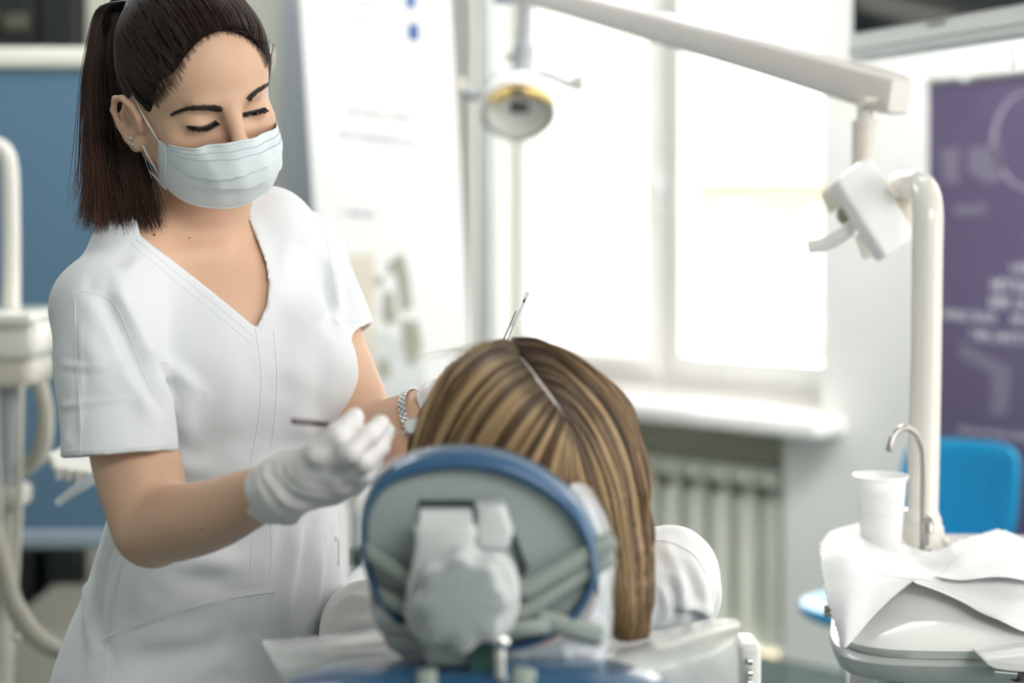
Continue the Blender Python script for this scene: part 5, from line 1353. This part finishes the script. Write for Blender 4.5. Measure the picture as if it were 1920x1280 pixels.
# lower bracket and chrome pin
poly_plate([(790, 1195), (905, 1200), (915, 1252), (800, 1252)], 1.262, .03, 'lower_bracket', mat('bracket_grey', (.34, .39, .375), .4), chair, .005)
m_ = MB(); m_.lathe([(.001, 0), (.0052, 0), (.0062, .001), (.0062, .003), (.0045, .004), (.0040, .032), (.001, .032)], P(937, 1262, 1.245) + Vector((0, 0, -.004)), 20, Matrix.Identity(3)); m_.build('chrome_pin', CHROME, chair)
MB().sphere(P(938, 1202, 1.244), (.0075, .006, .0065)).build('pin_head', CHROME, chair)
MB().box(P(905, 1240, 1.258), (.022, .01, .03), None, .003).build('pin_bracket', mat('green_black', (.03, .09, .08), .4), chair)
# straps stretched over the back plate
def strap(a, b, w, D0_, D1_, sag=0.0, name='strap'):
    a = np.array(a, float); b = np.array(b, float); d = (b - a) / np.linalg.norm(b - a); nn = np.array((-d[1], d[0])) * w * .42; rows = []
    for t in np.linspace(0, 1, 14):
        c = a + (b - a) * t + np.array((0, sag * math.sin(math.pi * t))); D = D0_ + (D1_ - D0_) * t - .004 * math.sin(math.pi * t)
        rows.append([Pn(*(c + nn), D), Pn(*(c + nn * .3), D - .0015), Pn(*(c - nn * .3), D - .0015), Pn(*(c - nn), D)])
    return MB().grid(np.array(rows)).build(name, STRAPM, hr, solid=.0018)
strap((672, 1022), (790, 1105), 38, 1.300, 1.286); strap((668, 1028), (668, 1060), 20, 1.305, 1.335)
strap((1152, 1008), (975, 1112), 40, 1.305, 1.288); strap((1150, 1042), (966, 1158), 34, 1.306, 1.290)
strap((700, 1110), (800, 1160), 36, 1.300, 1.288); strap((722, 1178), (800, 1186), 30, 1.300, 1.288)
strap((1130, 1192), (1005, 1158), 44, 1.304, 1.292); strap((1030, 1172), (950, 1182), 36, 1.290, 1.285)
# post that joins headrest and backrest
MB().box(P(860, 1262, 1.31) + Vector((0, 0, -.03)), (.05, .03, .10), None, .006).build('headrest_post', HING, chair)

# crinkled clear bag pulled around the headrest
BAG = mat('clear_bag', (.76, .80, .84), .16, alpha=.80, var=.06, vscale=30, bump=.9, bscale=55, coat=.6, bdist=.006)
def bagpatch(ctrl, nu, nv, amp, seed, name, parent=hr, mt=None, f=80):
    G = patch(ctrl, nu, nv); X = G.reshape(-1, 3); w1 = np.abs(wav(X, f, seed, 6)) ; w2 = np.abs(wav(X, f * 2.2, seed + 1, 6))
    X[:, 1] -= amp * w1 + amp * .5 * w2; X[:, 0] += amp * .6 * wav(X, f, seed + 2, 5)
    return MB().grid(G).build(name, mt or BAG, parent)
bagpatch([[(1058, 915, 1.335), (1085, 905, 1.35), (1108, 918, 1.375), (1118, 945, 1.40)], [(1088, 960, 1.315), (1112, 950, 1.32), (1135, 975, 1.355), (1140, 1000, 1.40)], [(1120, 1020, 1.308), (1142, 1018, 1.312), (1152, 1040, 1.35), (1152, 1050, 1.40)],
          [(1124, 1080, 1.304), (1140, 1080, 1.310), (1148, 1100, 1.345), (1146, 1110, 1.40)], [(1108, 1150, 1.302), (1136, 1160, 1.310), (1146, 1180, 1.345), (1140, 1190, 1.40)], [(1060, 1195, 1.304), (1100, 1225, 1.308), (1132, 1238, 1.33), (1130, 1240, 1.38)],
          [(1000, 1222, 1.306), (1040, 1242, 1.308), (1090, 1254, 1.33), (1100, 1252, 1.38)]], 60, 110, .0045, 61, 'plastic_bag')
bagpatch([[(690, 1100, 1.306), (700, 1160, 1.30), (728, 1215, 1.31)], [(740, 1175, 1.298), (760, 1205, 1.296), (775, 1240, 1.31)], [(830, 1215, 1.296), (840, 1232, 1.296), (845, 1250, 1.31)], [(960, 1218, 1.296), (965, 1238, 1.296), (970, 1256, 1.31)],
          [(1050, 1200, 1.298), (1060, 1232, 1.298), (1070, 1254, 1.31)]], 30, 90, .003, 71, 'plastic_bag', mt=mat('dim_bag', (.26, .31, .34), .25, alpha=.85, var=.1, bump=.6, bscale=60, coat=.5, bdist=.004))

# backrest slab: its head end faces the camera, wrapped in a white plastic sheet
def slab(name, m, cx, y0, y1, hw, zt, th, dz, parent, p=.35, rz=0):
    """rounded slab running away from the camera and sloping down"""
    rows = 16; n = 40; vs = []
    for i in range(rows):
        t = i / (rows - 1); y = y0 + (y1 - y0) * t; e = min(1, max(.0, math.sin(min(t, 1 - t) * math.pi * 3.2)) ** .5) if min(t, 1 - t) < .156 else 1.0
        e = max(e, .12)
        for a in np.linspace(0, 2 * np.pi, n, endpoint=False):
            c_, s_ = math.cos(a), math.sin(a)
            vs.append((cx + hw * (.82 + .18 * e) * math.copysign(abs(c_) ** p, c_), y, zt + dz * t - th / 2 + th / 2 * e * math.copysign(abs(s_) ** p, s_)))
    fs = [(i * n + j, i * n + (j + 1) % n, (i + 1) * n + (j + 1) % n, (i + 1) * n + j) for i in range(rows - 1) for j in range(n)] + [tuple(range(n)), tuple((rows - 1) * n + j for j in range(n))]
    return MB().add(vs, fs).build(name, m, parent, angle=60)
slab('backrest_cushion', VBLUE, -.008, 1.36, 2.02, .178, 1.045, .07, -.24, chair)
# rear shell of the backrest nearest the camera
rs = outline([(520, 1300), (560, 1275), (640, 1257), (760, 1250), (900, 1248), (1040, 1250), (1150, 1256), (1220, 1272), (1270, 1300), (1290, 1420), (1150, 1500), (900, 1520), (650, 1500), (510, 1420)], 70)
rg = [[P(x, y, 1.24) + Vector((0, dd, 0)) for x, y in (rs - (900, 1380)) * k + (900, 1402)] for k, dd in ((.3, -.022), (.7, -.018), (.9, -.008), (1.0, .010), (1.0, .05), (.97, .065), (.9, .075))]
vs = [p for r_ in rg for p in r_]; n = 70; fs = [(i * n + j, i * n + (j + 1) % n, (i + 1) * n + (j + 1) % n, (i + 1) * n + j) for i in range(6) for j in range(n)] + [tuple(range(n)), tuple(6 * n + j for j in range(n))]
MB().add(vs, fs).build('backrest_rear_shell', VBLUE, chair, angle=70)
strap((800, 1255), (800, 1300), 44, 1.232, 1.225, name='strap'); strap((985, 1252), (975, 1300), 52, 1.232, 1.225, name='strap')
SHEET = mat('milky_plastic_sheet', (.66, .68, .66), .22, alpha=.86, var=.03, bump=.5, bscale=26, coat=.5, bdist=.006)
bagpatch([[(496, 1200, 1.40), (540, 1196, 1.46), (620, 1188, 1.50), (700, 1178, 1.50), (760, 1174, 1.48)], [(500, 1215, 1.385), (545, 1212, 1.40), (620, 1206, 1.41), (700, 1200, 1.41), (770, 1198, 1.40)],
          [(520, 1250, 1.375), (560, 1248, 1.375), (630, 1240, 1.37), (700, 1240, 1.365), (780, 1236, 1.36)], [(545, 1300, 1.375), (580, 1300, 1.375), (640, 1300, 1.37), (700, 1300, 1.365), (780, 1300, 1.36)]], 70, 40, .0035, 81, 'plastic_sheet', chair, SHEET, 50)
bagpatch([[(1100, 1210, 1.46), (1180, 1192, 1.50), (1260, 1176, 1.51), (1330, 1160, 1.50), (1384, 1160, 1.46)], [(1080, 1236, 1.40), (1170, 1220, 1.41), (1250, 1204, 1.41), (1330, 1184, 1.41), (1388, 1172, 1.40)],
          [(1100, 1262, 1.37), (1180, 1252, 1.37), (1260, 1240, 1.375), (1330, 1222, 1.38), (1384, 1205, 1.385)], [(1120, 1300, 1.37), (1190, 1300, 1.37), (1260, 1300, 1.375), (1330, 1300, 1.38), (1386, 1300, 1.385)]], 70, 40, .003, 91, 'plastic_sheet', chair, SHEET, 50)
# seat, leg rest, base
slab('seat_cushion', VBLUE, -.008, 1.98, 2.52, .172, .80, .11, -.02, chair)
slab('leg_rest', VBLUE, -.008, 2.48, 3.35, .21, .80, .10, -.10, chair)
MB().box((-.008, 2.25, .66), (.30, .55, .12), None, .03).build('seat_frame', HING, chair)
MB().box((-.008, 2.3, .33), (.22, .34, .58), None, .05).build('pedestal', HING, chair)
MB().box((-.008, 2.25, .03), (.50, .95, .06), None, .025).build('base_plate', HING, chair)
MB().tube([(-.008, 1.34, .99), (-.008, 1.60, .86), (-.008, 2.05, .70)], .028, 14).build('backrest_beam', HING, chair)
# small bracket with connector at the right end
MB().box(P(1400, 1265, 1.62), (.022, .05, .07), None, .006).build('armrest_hinge', mat('hinge_white', (.78, .78, .74), .3), chair)
for zz in (1240, 1262, 1280): MB().tube([P(1402, zz, 1.59), P(1410, zz, 1.59)], .004, 10).build('hinge_screw', CHROME, chair)

# ================================================================== PATIENT
pat = root('person', (0.0, 2.2, .9), 'woman with long blonde streaked hair lying back in the dental chair', 'person')
HC = Pn(972, 842, 1.53)
def phead(X):
    d = ell(X, HC, (.074, .092, .080)); d = smin(d, ell(X, HC + (.0, .075, .005), (.058, .060, .066)), .02)
    d = smin(d, ell(X, HC + (0, .10, .052), (.012, .022, .018)), .01)       # nose, pointing up
    d = smin(d, cone(X, HC + (0, .135, .03), HC + (0, .115, .045), .018, .012), .02)
    for sx_ in (-1, 1):
        d = smin(d, ell(X, HC + (sx_ * .074, .02, -.01), (.008, .026, .018)), .006)
        d = smin(d, ell(X, HC + (sx_ * .030, .055, .062), (.016, .014, .010)), .006)
    d = smin(d, ell(X, HC + (0, .118, .058), (.022, .010, .008)), .006)
    return d
pshL, pshR = Pn(690, 1190, 1.74), Pn(1262, 1085, 1.70)
def pbody_core(X, off):
    c0 = (pshL + pshR) / 2 + (0, .03, -.035); d = chain(X, [pshL + (.04, 0, -.01), c0, pshR + (-.045, 0, -.012)], [.048 + off, .062 + off, .048 + off], .03)
    d = smin(d, ell(X, c0 + (0, .16, -.03), (.150 + off, .20, .085 + off)), .06)
    d = smin(d, ell(X, (c0[0], 2.18, .93), (.155 + off, .18, .095 + off)), .06)
    return d
def pbody(X):
    d = phead(X); d = smin(d, chain(X, [HC + (0, .07, -.04), (pshL + pshR) / 2 + (0, 0, -.015)], [.050, .056], .02), .02)
    d = smin(d, pbody_core(X, -.006), .03)
    for s, S in ((-1, pshL), (1, pshR)):
        e = np.array((S[0] + s * .030, 2.02, .93)); w = np.array((s * .10 - .008, 2.20, 1.015))
        d = smin(d, limb(X, [S, (S + e) / 2, e], [.038, .036, .032], 8), .01); d = smin(d, limb(X, [e, (e + w) / 2, w], [.034, .032, .022], 8), .006)
        for k in range(4):
            b = w + (-s * (.030), .018 - k * .016, .010); d = smin(d, chain(X, [w + (-s * .01, .012 - k * .010, .004), b, b + (-s * .03, .002, -.002), b + (-s * .050, .004, -.012)], [.012, .0092, .008, .007], .004), .006)
        d = smin(d, chain(X, [w + (0, .015, 0), w + (-s * .018, .045, .006), w + (-s * .040, .055, .004)], [.012, .009, .0075], .004), .006)
    return d
V, F = sdf_mesh(pbody, (-.34, 1.42, .80), (.32, 2.42, 1.36), .0045, 1)
pb = np_mesh('body', V, F, SKIN, pat)
SHIRT = mat('white_shirt', (.80, .80, .80), .85, var=.015, bump=.2, bscale=900, sheen=.1, bdist=.0003)
def pshirt(X):
    d = pbody_core(X, .008)
    for s, S in ((-1, pshL), (1, pshR)):
        e = np.array((S[0] + s * .030, 2.02, .93)); d = smin(d, limb(X, [S + (s * -.004, 0, 0), (S + e) / 2, e + (0, -.02, 0)], [.053, .050, .044], 8), .02)
        w = np.array((s * .10 - .008, 2.20, 1.015)); d = smin(d, limb(X, [e, (e + w * 3) / 4], [.044, .034], 4), .01)
    d = d + .004 * wav(X, 34, 51, 6) + .0016 * wav(X, 90, 52, 6)
    for a, b, wd, am in ((Pn(1230, 1030, 1.64), Pn(1330, 1180, 1.66), .008, .005), (Pn(1290, 1050, 1.66), Pn(1345, 1170, 1.68), .008, .005), (Pn(1260, 1100, 1.62), Pn(1250, 1180, 1.62), .007, .004), (Pn(620, 1130, 1.70), Pn(700, 1170, 1.66), .008, .004)): d = d + fold(X, a, b, wd, am)
    return np.maximum(d, -chain(X, [HC + (0, .07, -.03), (pshL + pshR) / 2 + (0, 0, .02)], [.054, .058], .02))
V, F = sdf_mesh(pshirt, (-.36, 1.50, .80), (.36, 2.42, 1.22), .0045, 1)
V = drape(V, F, [([(1240, 1010), (1275, 1080), (1280, 1170)], .007, .0045), ([(1290, 1040), (1318, 1100), (1325, 1170)], .007, .0045), ([(1235, 1080), (1250, 1130), (1248, 1170)], .006, .005), ([(1262, 1130), (1300, 1140), (1335, 1150)], .006, .004), ([(620, 1150), (660, 1120), (700, 1130)], .008, .006), ([(640, 1180), (690, 1165), (720, 1175)], .008, .005)])
sh_ = np_mesh('shirt', V, F, SHIRT, pat, label='white shirt'); BS = bvh_of(V, F)
seam([(1222, 1012), (1262, 1018), (1300, 1040), (1322, 1075)], .0012, 'seam', bvh=BS, parent=sh_, m=SHIRT, off=.0002)
seam([(606, 1150), (650, 1122), (700, 1104)], .0012, 'seam', bvh=BS, parent=sh_, m=SHIRT, off=.0002)
def pleg(X):
    d = None
    for s in (-1, 1):
        e = limb(X, [(s * .08, 2.25, .90), (s * .09, 2.66, .88), (s * .085, 3.12, .80)], [.082, .06, .045], 8); d = e if d is None else smin(d, e, .02)
        e = cone(X, (s * .085, 3.16, .80), (s * .11, 3.20, .92), .04, .034); d = smin(d, e, .02)
    return d + .003 * wav(X, 30, 55, 5)
V, F = sdf_mesh(pleg, (-.24, 2.1, .68), (.24, 3.3, 1.0), .01, 1); np_mesh('trousers', V, F, mat('denim', (.08, .12, .2), .8, var=.15), pat)
# left upper arm sleeve shape behind the chair is part of the shirt

# ---- hair: a solid core that the strands lie on
PH = mat('blonde_streaked_hair', (.25, .17, .10), .34, attr='col', spec=.55)
tailC = [Pn(1120, 800, 1.545), Pn(1158, 900, 1.52), Pn(1172, 1000, 1.485), Pn(1180, 1100, 1.462), Pn(1183, 1165, 1.453)]
def phair(X):
    d = ell(X, HC + (.002, .0, .004), (.089, .100, .093))
    d = smin(d, ell(X, HC + (.034, -.01, -.012), (.058, .07, .080)), .03)
    d = smin(d, ell(X, HC + (-.040, .0, -.025), (.058, .075, .070)), .03)
    t = chain(X, tailC, [.032, .025, .020, .016, .012], .02)
    d = smin(d, t, .03)
    d = np.maximum(d, -ell(X, HC + (0, .13, .045), (.066, .095, .075)))
    # the parting is a shallow valley
    return d
V, F = sdf_mesh(phair, (-.14, 1.38, 1.02), (.16, 1.66, 1.34), .003, 1)
BP0 = bvh_of(V, F)
PART = [(948, 640), (975, 672), (1005, 712), (1035, 752), (1064, 792)]
pq_ = np.array([h for h in (cast(BP0, x, y, 0) for x, y in catmull(np.array(PART, float), 40)) if h is not None])
dist = np.min(np.linalg.norm(V[:, None, :] - pq_[None, ::2], axis=2), axis=1)
# push a shallow valley along the parting
kd = np.exp(-(dist / .0065) ** 2); V[:, 2] -= .0030 * kd; V[:, 1] += .0016 * kd
CORE2 = mat('brown_hair_core', (.045, .028, .02), .9, spec=.08)
ph = np_mesh('hair', V, F, CORE2, pat, attr=np.tile(np.array((.055, .033, .022)), (len(V), 1)), label='long blonde hair with dark streaks and a centre parting')
BP = bvh_of(V, F); V0, F0 = V, F
def pcast(x, y, off=0.0):
    h = cast(BP, x, y, off); return np.array(h) if h is not None else None
K = 26
LEFTG = [[(948, 640), (900, 645), (850, 685), (812, 745), (792, 800), (782, 850), (782, 900)],
         [(965, 660), (915, 678), (868, 725), (830, 785), (808, 840), (800, 900), (798, 950)],
         [(990, 692), (945, 718), (900, 768), (868, 820), (848, 870), (838, 930), (836, 980)],
         [(1020, 732), (985, 762), (945, 812), (918, 860), (900, 905), (890, 950), (886, 1000)],
         [(1045, 766), (1028, 800), (1000, 850), (980, 890), (968, 930), (960, 980), (958, 1020)],
         [(1064, 792), (1058, 830), (1050, 872), (1045, 910), (1045, 950), (1050, 1000), (1060, 1040)]]
RIGHTG = [[(958, 636), (1005, 640), (1060, 672), (1122, 722), (1172, 795), (1200, 880), (1212, 980), (1214, 1080), (1212, 1190)],
          [(978, 664), (1028, 672), (1082, 715), (1130, 770), (1168, 850), (1190, 940), (1204, 1030), (1208, 1110), (1206, 1192)],
          [(1005, 702), (1050, 718), (1098, 765), (1136, 825), (1164, 900), (1182, 980), (1192, 1060), (1196, 1130), (1194, 1194)],
          [(1035, 742), (1070, 765), (1106, 815), (1134, 880), (1156, 950), (1170, 1020), (1178, 1090), (1182, 1140), (1180, 1196)],
          [(1060, 780), (1085, 815), (1108, 868), (1128, 925), (1146, 985), (1158, 1040), (1164, 1100), (1168, 1150), (1166, 1196)],
          [(1066, 796), (1078, 845), (1090, 900), (1108, 950), (1132, 1000), (1148, 1050), (1154, 1100), (1158, 1150), (1156, 1192)]]
g = np.random.default_rng(11)
def family(G_, n, lift0, r0, tone):
    C_ = np.array([catmull(np.array(q, float), K) for q in G_]); out = []; rr = []; cc = []
    tg = np.linspace(0, 1, len(G_))
    for i in range(n):
        u = g.random() ; pts = np.stack([np.interp(u, tg, C_[:, k, c]) for k in range(K) for c in (0, 1)]).reshape(K, 2)
        ph_ = g.uniform(0, 6.28); s = np.linspace(0, 1, K); pts = pts + np.c_[g.normal() * 3.5 * s + 2.2 * np.sin(s * 5 + ph_) * s, g.normal() * 4 * s]
        q = []; lift = lift0 * g.random() + .0002; last = None
        # height above the core varies from lock to lock, so the locks read as locks
        lock = .0016 * math.sin(u * 47 + 1.0) + .0010 * math.sin(u * 103)
        for k in range(K):
            h = pcast(pts[k, 0], pts[k, 1], lift + max(lock, -.0005) * min(1, k / 5))
            if h is None:
                if last is None: break
                h = Pn(pts[k, 0], pts[k, 1], last[1])
            if last is not None and abs(h[1] - last[1]) > .02: h = Pn(pts[k, 0], pts[k, 1], last[1] + math.copysign(.003, h[1] - last[1]))
            q.append(h); last = h
        if len(q) < K: continue
        out.append(q); w = g.uniform(.7, 1.3); rr.append(np.linspace(.00050, .00046, K) * w * np.r_[np.ones(K - 4), .9, .7, .5, .3])
        st = .5 + .5 * math.sin(u * 61 + 2 * math.sin(u * 17)) ; st = np.clip(st * .6 + .4 * g.random() + tone, 0, 1) ** 1.2
        root_shadow = np.clip(1 - s * (3.2 if G_ is RIGHTG else 6), 0, 1)[:, None] ** .7 * .92  # dark roots, with the parting's shadow painted in as a wider band on the right
        dark = np.array((.035, .021, .016)); mid = np.array((.215, .125, .058)); hi = np.array((.62, .44, .235))
        c0 = mid * (1 - st) + hi * st if st > .4 else dark * (1 - st / .4) + mid * (st / .4)
        tail = np.clip((s - .55) * 1.8, 0, 1)[:, None]; c1 = c0 * (1 - root_shadow) + dark * root_shadow; c1 = c1 * (1 - .35 * tail) + np.array((.15, .07, .035)) * .35 * tail
        cc.append(np.repeat(c1, 3, 0))
    V, F = strands(np.array(out), np.array(rr)); return V, F, np.vstack(cc)
V, F, c_ = family(LEFTG, 2300, .0030, .0005, .02); np_mesh('hair_strands', V, F, PH, ph, attr=c_)['kind'] = 'stuff'
MIDG = [LEFTG[-1], [(1064, 792), (1064, 840), (1066, 890), (1074, 940), (1090, 1000), (1105, 1050), (1120, 1100)], RIGHTG[-1]]
V, F, c_ = family(MIDG, 700, .0030, .0005, .08); np_mesh('hair_strands', V, F, PH, ph, attr=c_)['kind'] = 'stuff'
V, F, c_ = family(RIGHTG, 2300, .0032, .0005, -.05); np_mesh('hair_strands', V, F, PH, ph, attr=c_)['kind'] = 'stuff'
# hair on the sides the camera sees least, combed down and back over the core
nV = vnormals(V0, F0); cF = V0[F0].mean(1); nF = nV[F0[:, 0]]; vd = cF - np.array((0, 0, CZ)); vd /= np.linalg.norm(vd, axis=1)[:, None]
sel = np.where(((nF * vd).sum(1) > -.35) & (cF[:, 1] > 1.46))[0]; out = []; rr = []; cc = []
for i in g.choice(sel, 1500):
    p = cF[i].copy(); q = [p.copy()]; sd = 1 if p[0] > HC[0] else -1; ok_ = True
    for k in range(13):
        h = BP.find_nearest(Vector(p)); n_ = np.array(h[1]); d = np.array((.45 * sd, -.35, -.8)); d = d - n_ * (d @ n_); d /= np.linalg.norm(d) + 1e-9
        h = BP.find_nearest(Vector(p + d * .006)); p = np.array(h[0]) + np.array(h[1]) * .0012; q.append(p.copy())
    out.append(q); rr.append(np.linspace(.0006, .0003, 14)); t = g.random() ** 1.5
    cc.append(np.repeat(np.tile(np.array((.07, .04, .025)) * (1 - t) + np.array((.42, .28, .15)) * t, (14, 1)), 3, 0))
Vs, Fs = strands(np.array(out), np.array(rr)); np_mesh('hair_strands', Vs, Fs, PH, ph, attr=np.vstack(cc))['kind'] = 'stuff'
# scalp line showing in the parting
sp = [tuple(p + np.array((0, -.0006, .0004))) for p in [q for q in (pcast(x, y) for x, y in catmull(np.array([(972, 668), (1005, 712), (1035, 752), (1062, 790)], float), 30)) if q is not None]]
MB().tube(sp, [.0010 + .0022 * math.sin(math.pi * i / len(sp)) ** .5 for i in range(len(sp))], 8).build('scalp_parting', mat('scalp', (.66, .58, .53), .6), pb)
# loose hairs over the crown
fl_ = []; fr_ = []
for i in range(260):
    x, y = 880 + g.random() * 170, 632 + g.random() * 30; h = pcast(x, y + 6)
    if h is None: continue
    L_ = g.uniform(.02, .05); a = g.uniform(-1, 1); s = np.linspace(0, 1, K)[:, None]
    fl_.append(h + np.array((-.6 + a * .5, .2, .35)) * L_ * s + np.array((-.3, 0, -.5)) * L_ * s ** 2); fr_.append(np.linspace(.00022, .00008, K))
V, F = strands(np.array(fl_), np.array(fr_)); np_mesh('loose_hair', V, F, PH, ph, attr=np.tile(np.array((.5, .37, .22)), (len(V), 1)))['kind'] = 'stuff'

# ================================================================== instruments
DMET = mat('dark_steel', (.16, .13, .14), .25, metal=.9)
mi = root('dental_mirror', P(660, 803, 1.46), 'dental mirror with dark handle held in the right glove', 'dental mirror')
ha, hb = P(549, 789, 1.40), P(728, 806, 1.505)
MB().tube([ha, ha.lerp(hb, .03), ha.lerp(hb, .04), ha.lerp(hb, .06), hb], [.0024, .0026, .0020, .0027, .0026], 16).build('handle', DMET, mi)
MB().tube([hb, P(736, 807.5, 1.508), P(742, 809, 1.51)], [.0026, .0022, .0012], 14).build('ferrule', CHROME, mi)
MB().tube(catmull([P(740, 808, 1.51), P(750, 811, 1.508), P(760, 811, 1.505), P(767, 806, 1.502)], 16), .0010, 10).build('neck', CHROME, mi)
mc = P(774, 797, 1.50); mn_ = Vector((-.15, -1, .75)).normalized()
md = MB().lathe([(.001, -.0012), (.0072, -.0012), (.0078, -.0006), (.0078, .0006), (.0070, .0009)], mc, 32, rot_to(mn_), cap=False).build('mirror_rim', CHROME, mi)
MB().lathe([(.0001, .0006), (.0070, .0006)], mc, 32, rot_to(mn_), cap=False).build('mirror_glass', mat('mirror_glass', (.95, .96, .95), .22, metal=.45, var=.0), md)
sy = root('dental_tweezers', P(955, 620, 1.70), 'thin clear stemmed instrument rising above the crown of the blonde hair', 'dental instrument')
a, b, c = P(940, 645, 1.70), P(976, 582, 1.70), P(990, 547, 1.70)
MB().tube([a, P(968, 583, 1.70)], .0006, 8).build('tine', DMET, sy)
MB().tube([P(949, 645, 1.70), P(973, 586, 1.70)], .0006, 8).build('tine', mat('light_steel', (.6, .55, .53), .2, metal=.9), sy)
MB().tube([P(960, 612, 1.70), P(983, 566, 1.70)], .0011, 10).build('clear_stem', CLEAR, sy)
MB().tube([P(981, 567, 1.70), P(984.5, 560, 1.70)], .0012, 10).build('dark_collar', BLACKP, sy)
MB().tube([P(984.5, 560, 1.70), c], .0017, 12).build('clear_tip', CLEAR, sy)
MB().tube([a, P(925, 685, 1.715), P(915, 705, 1.72)], .0013, 10).build('handle', STEEL, sy)
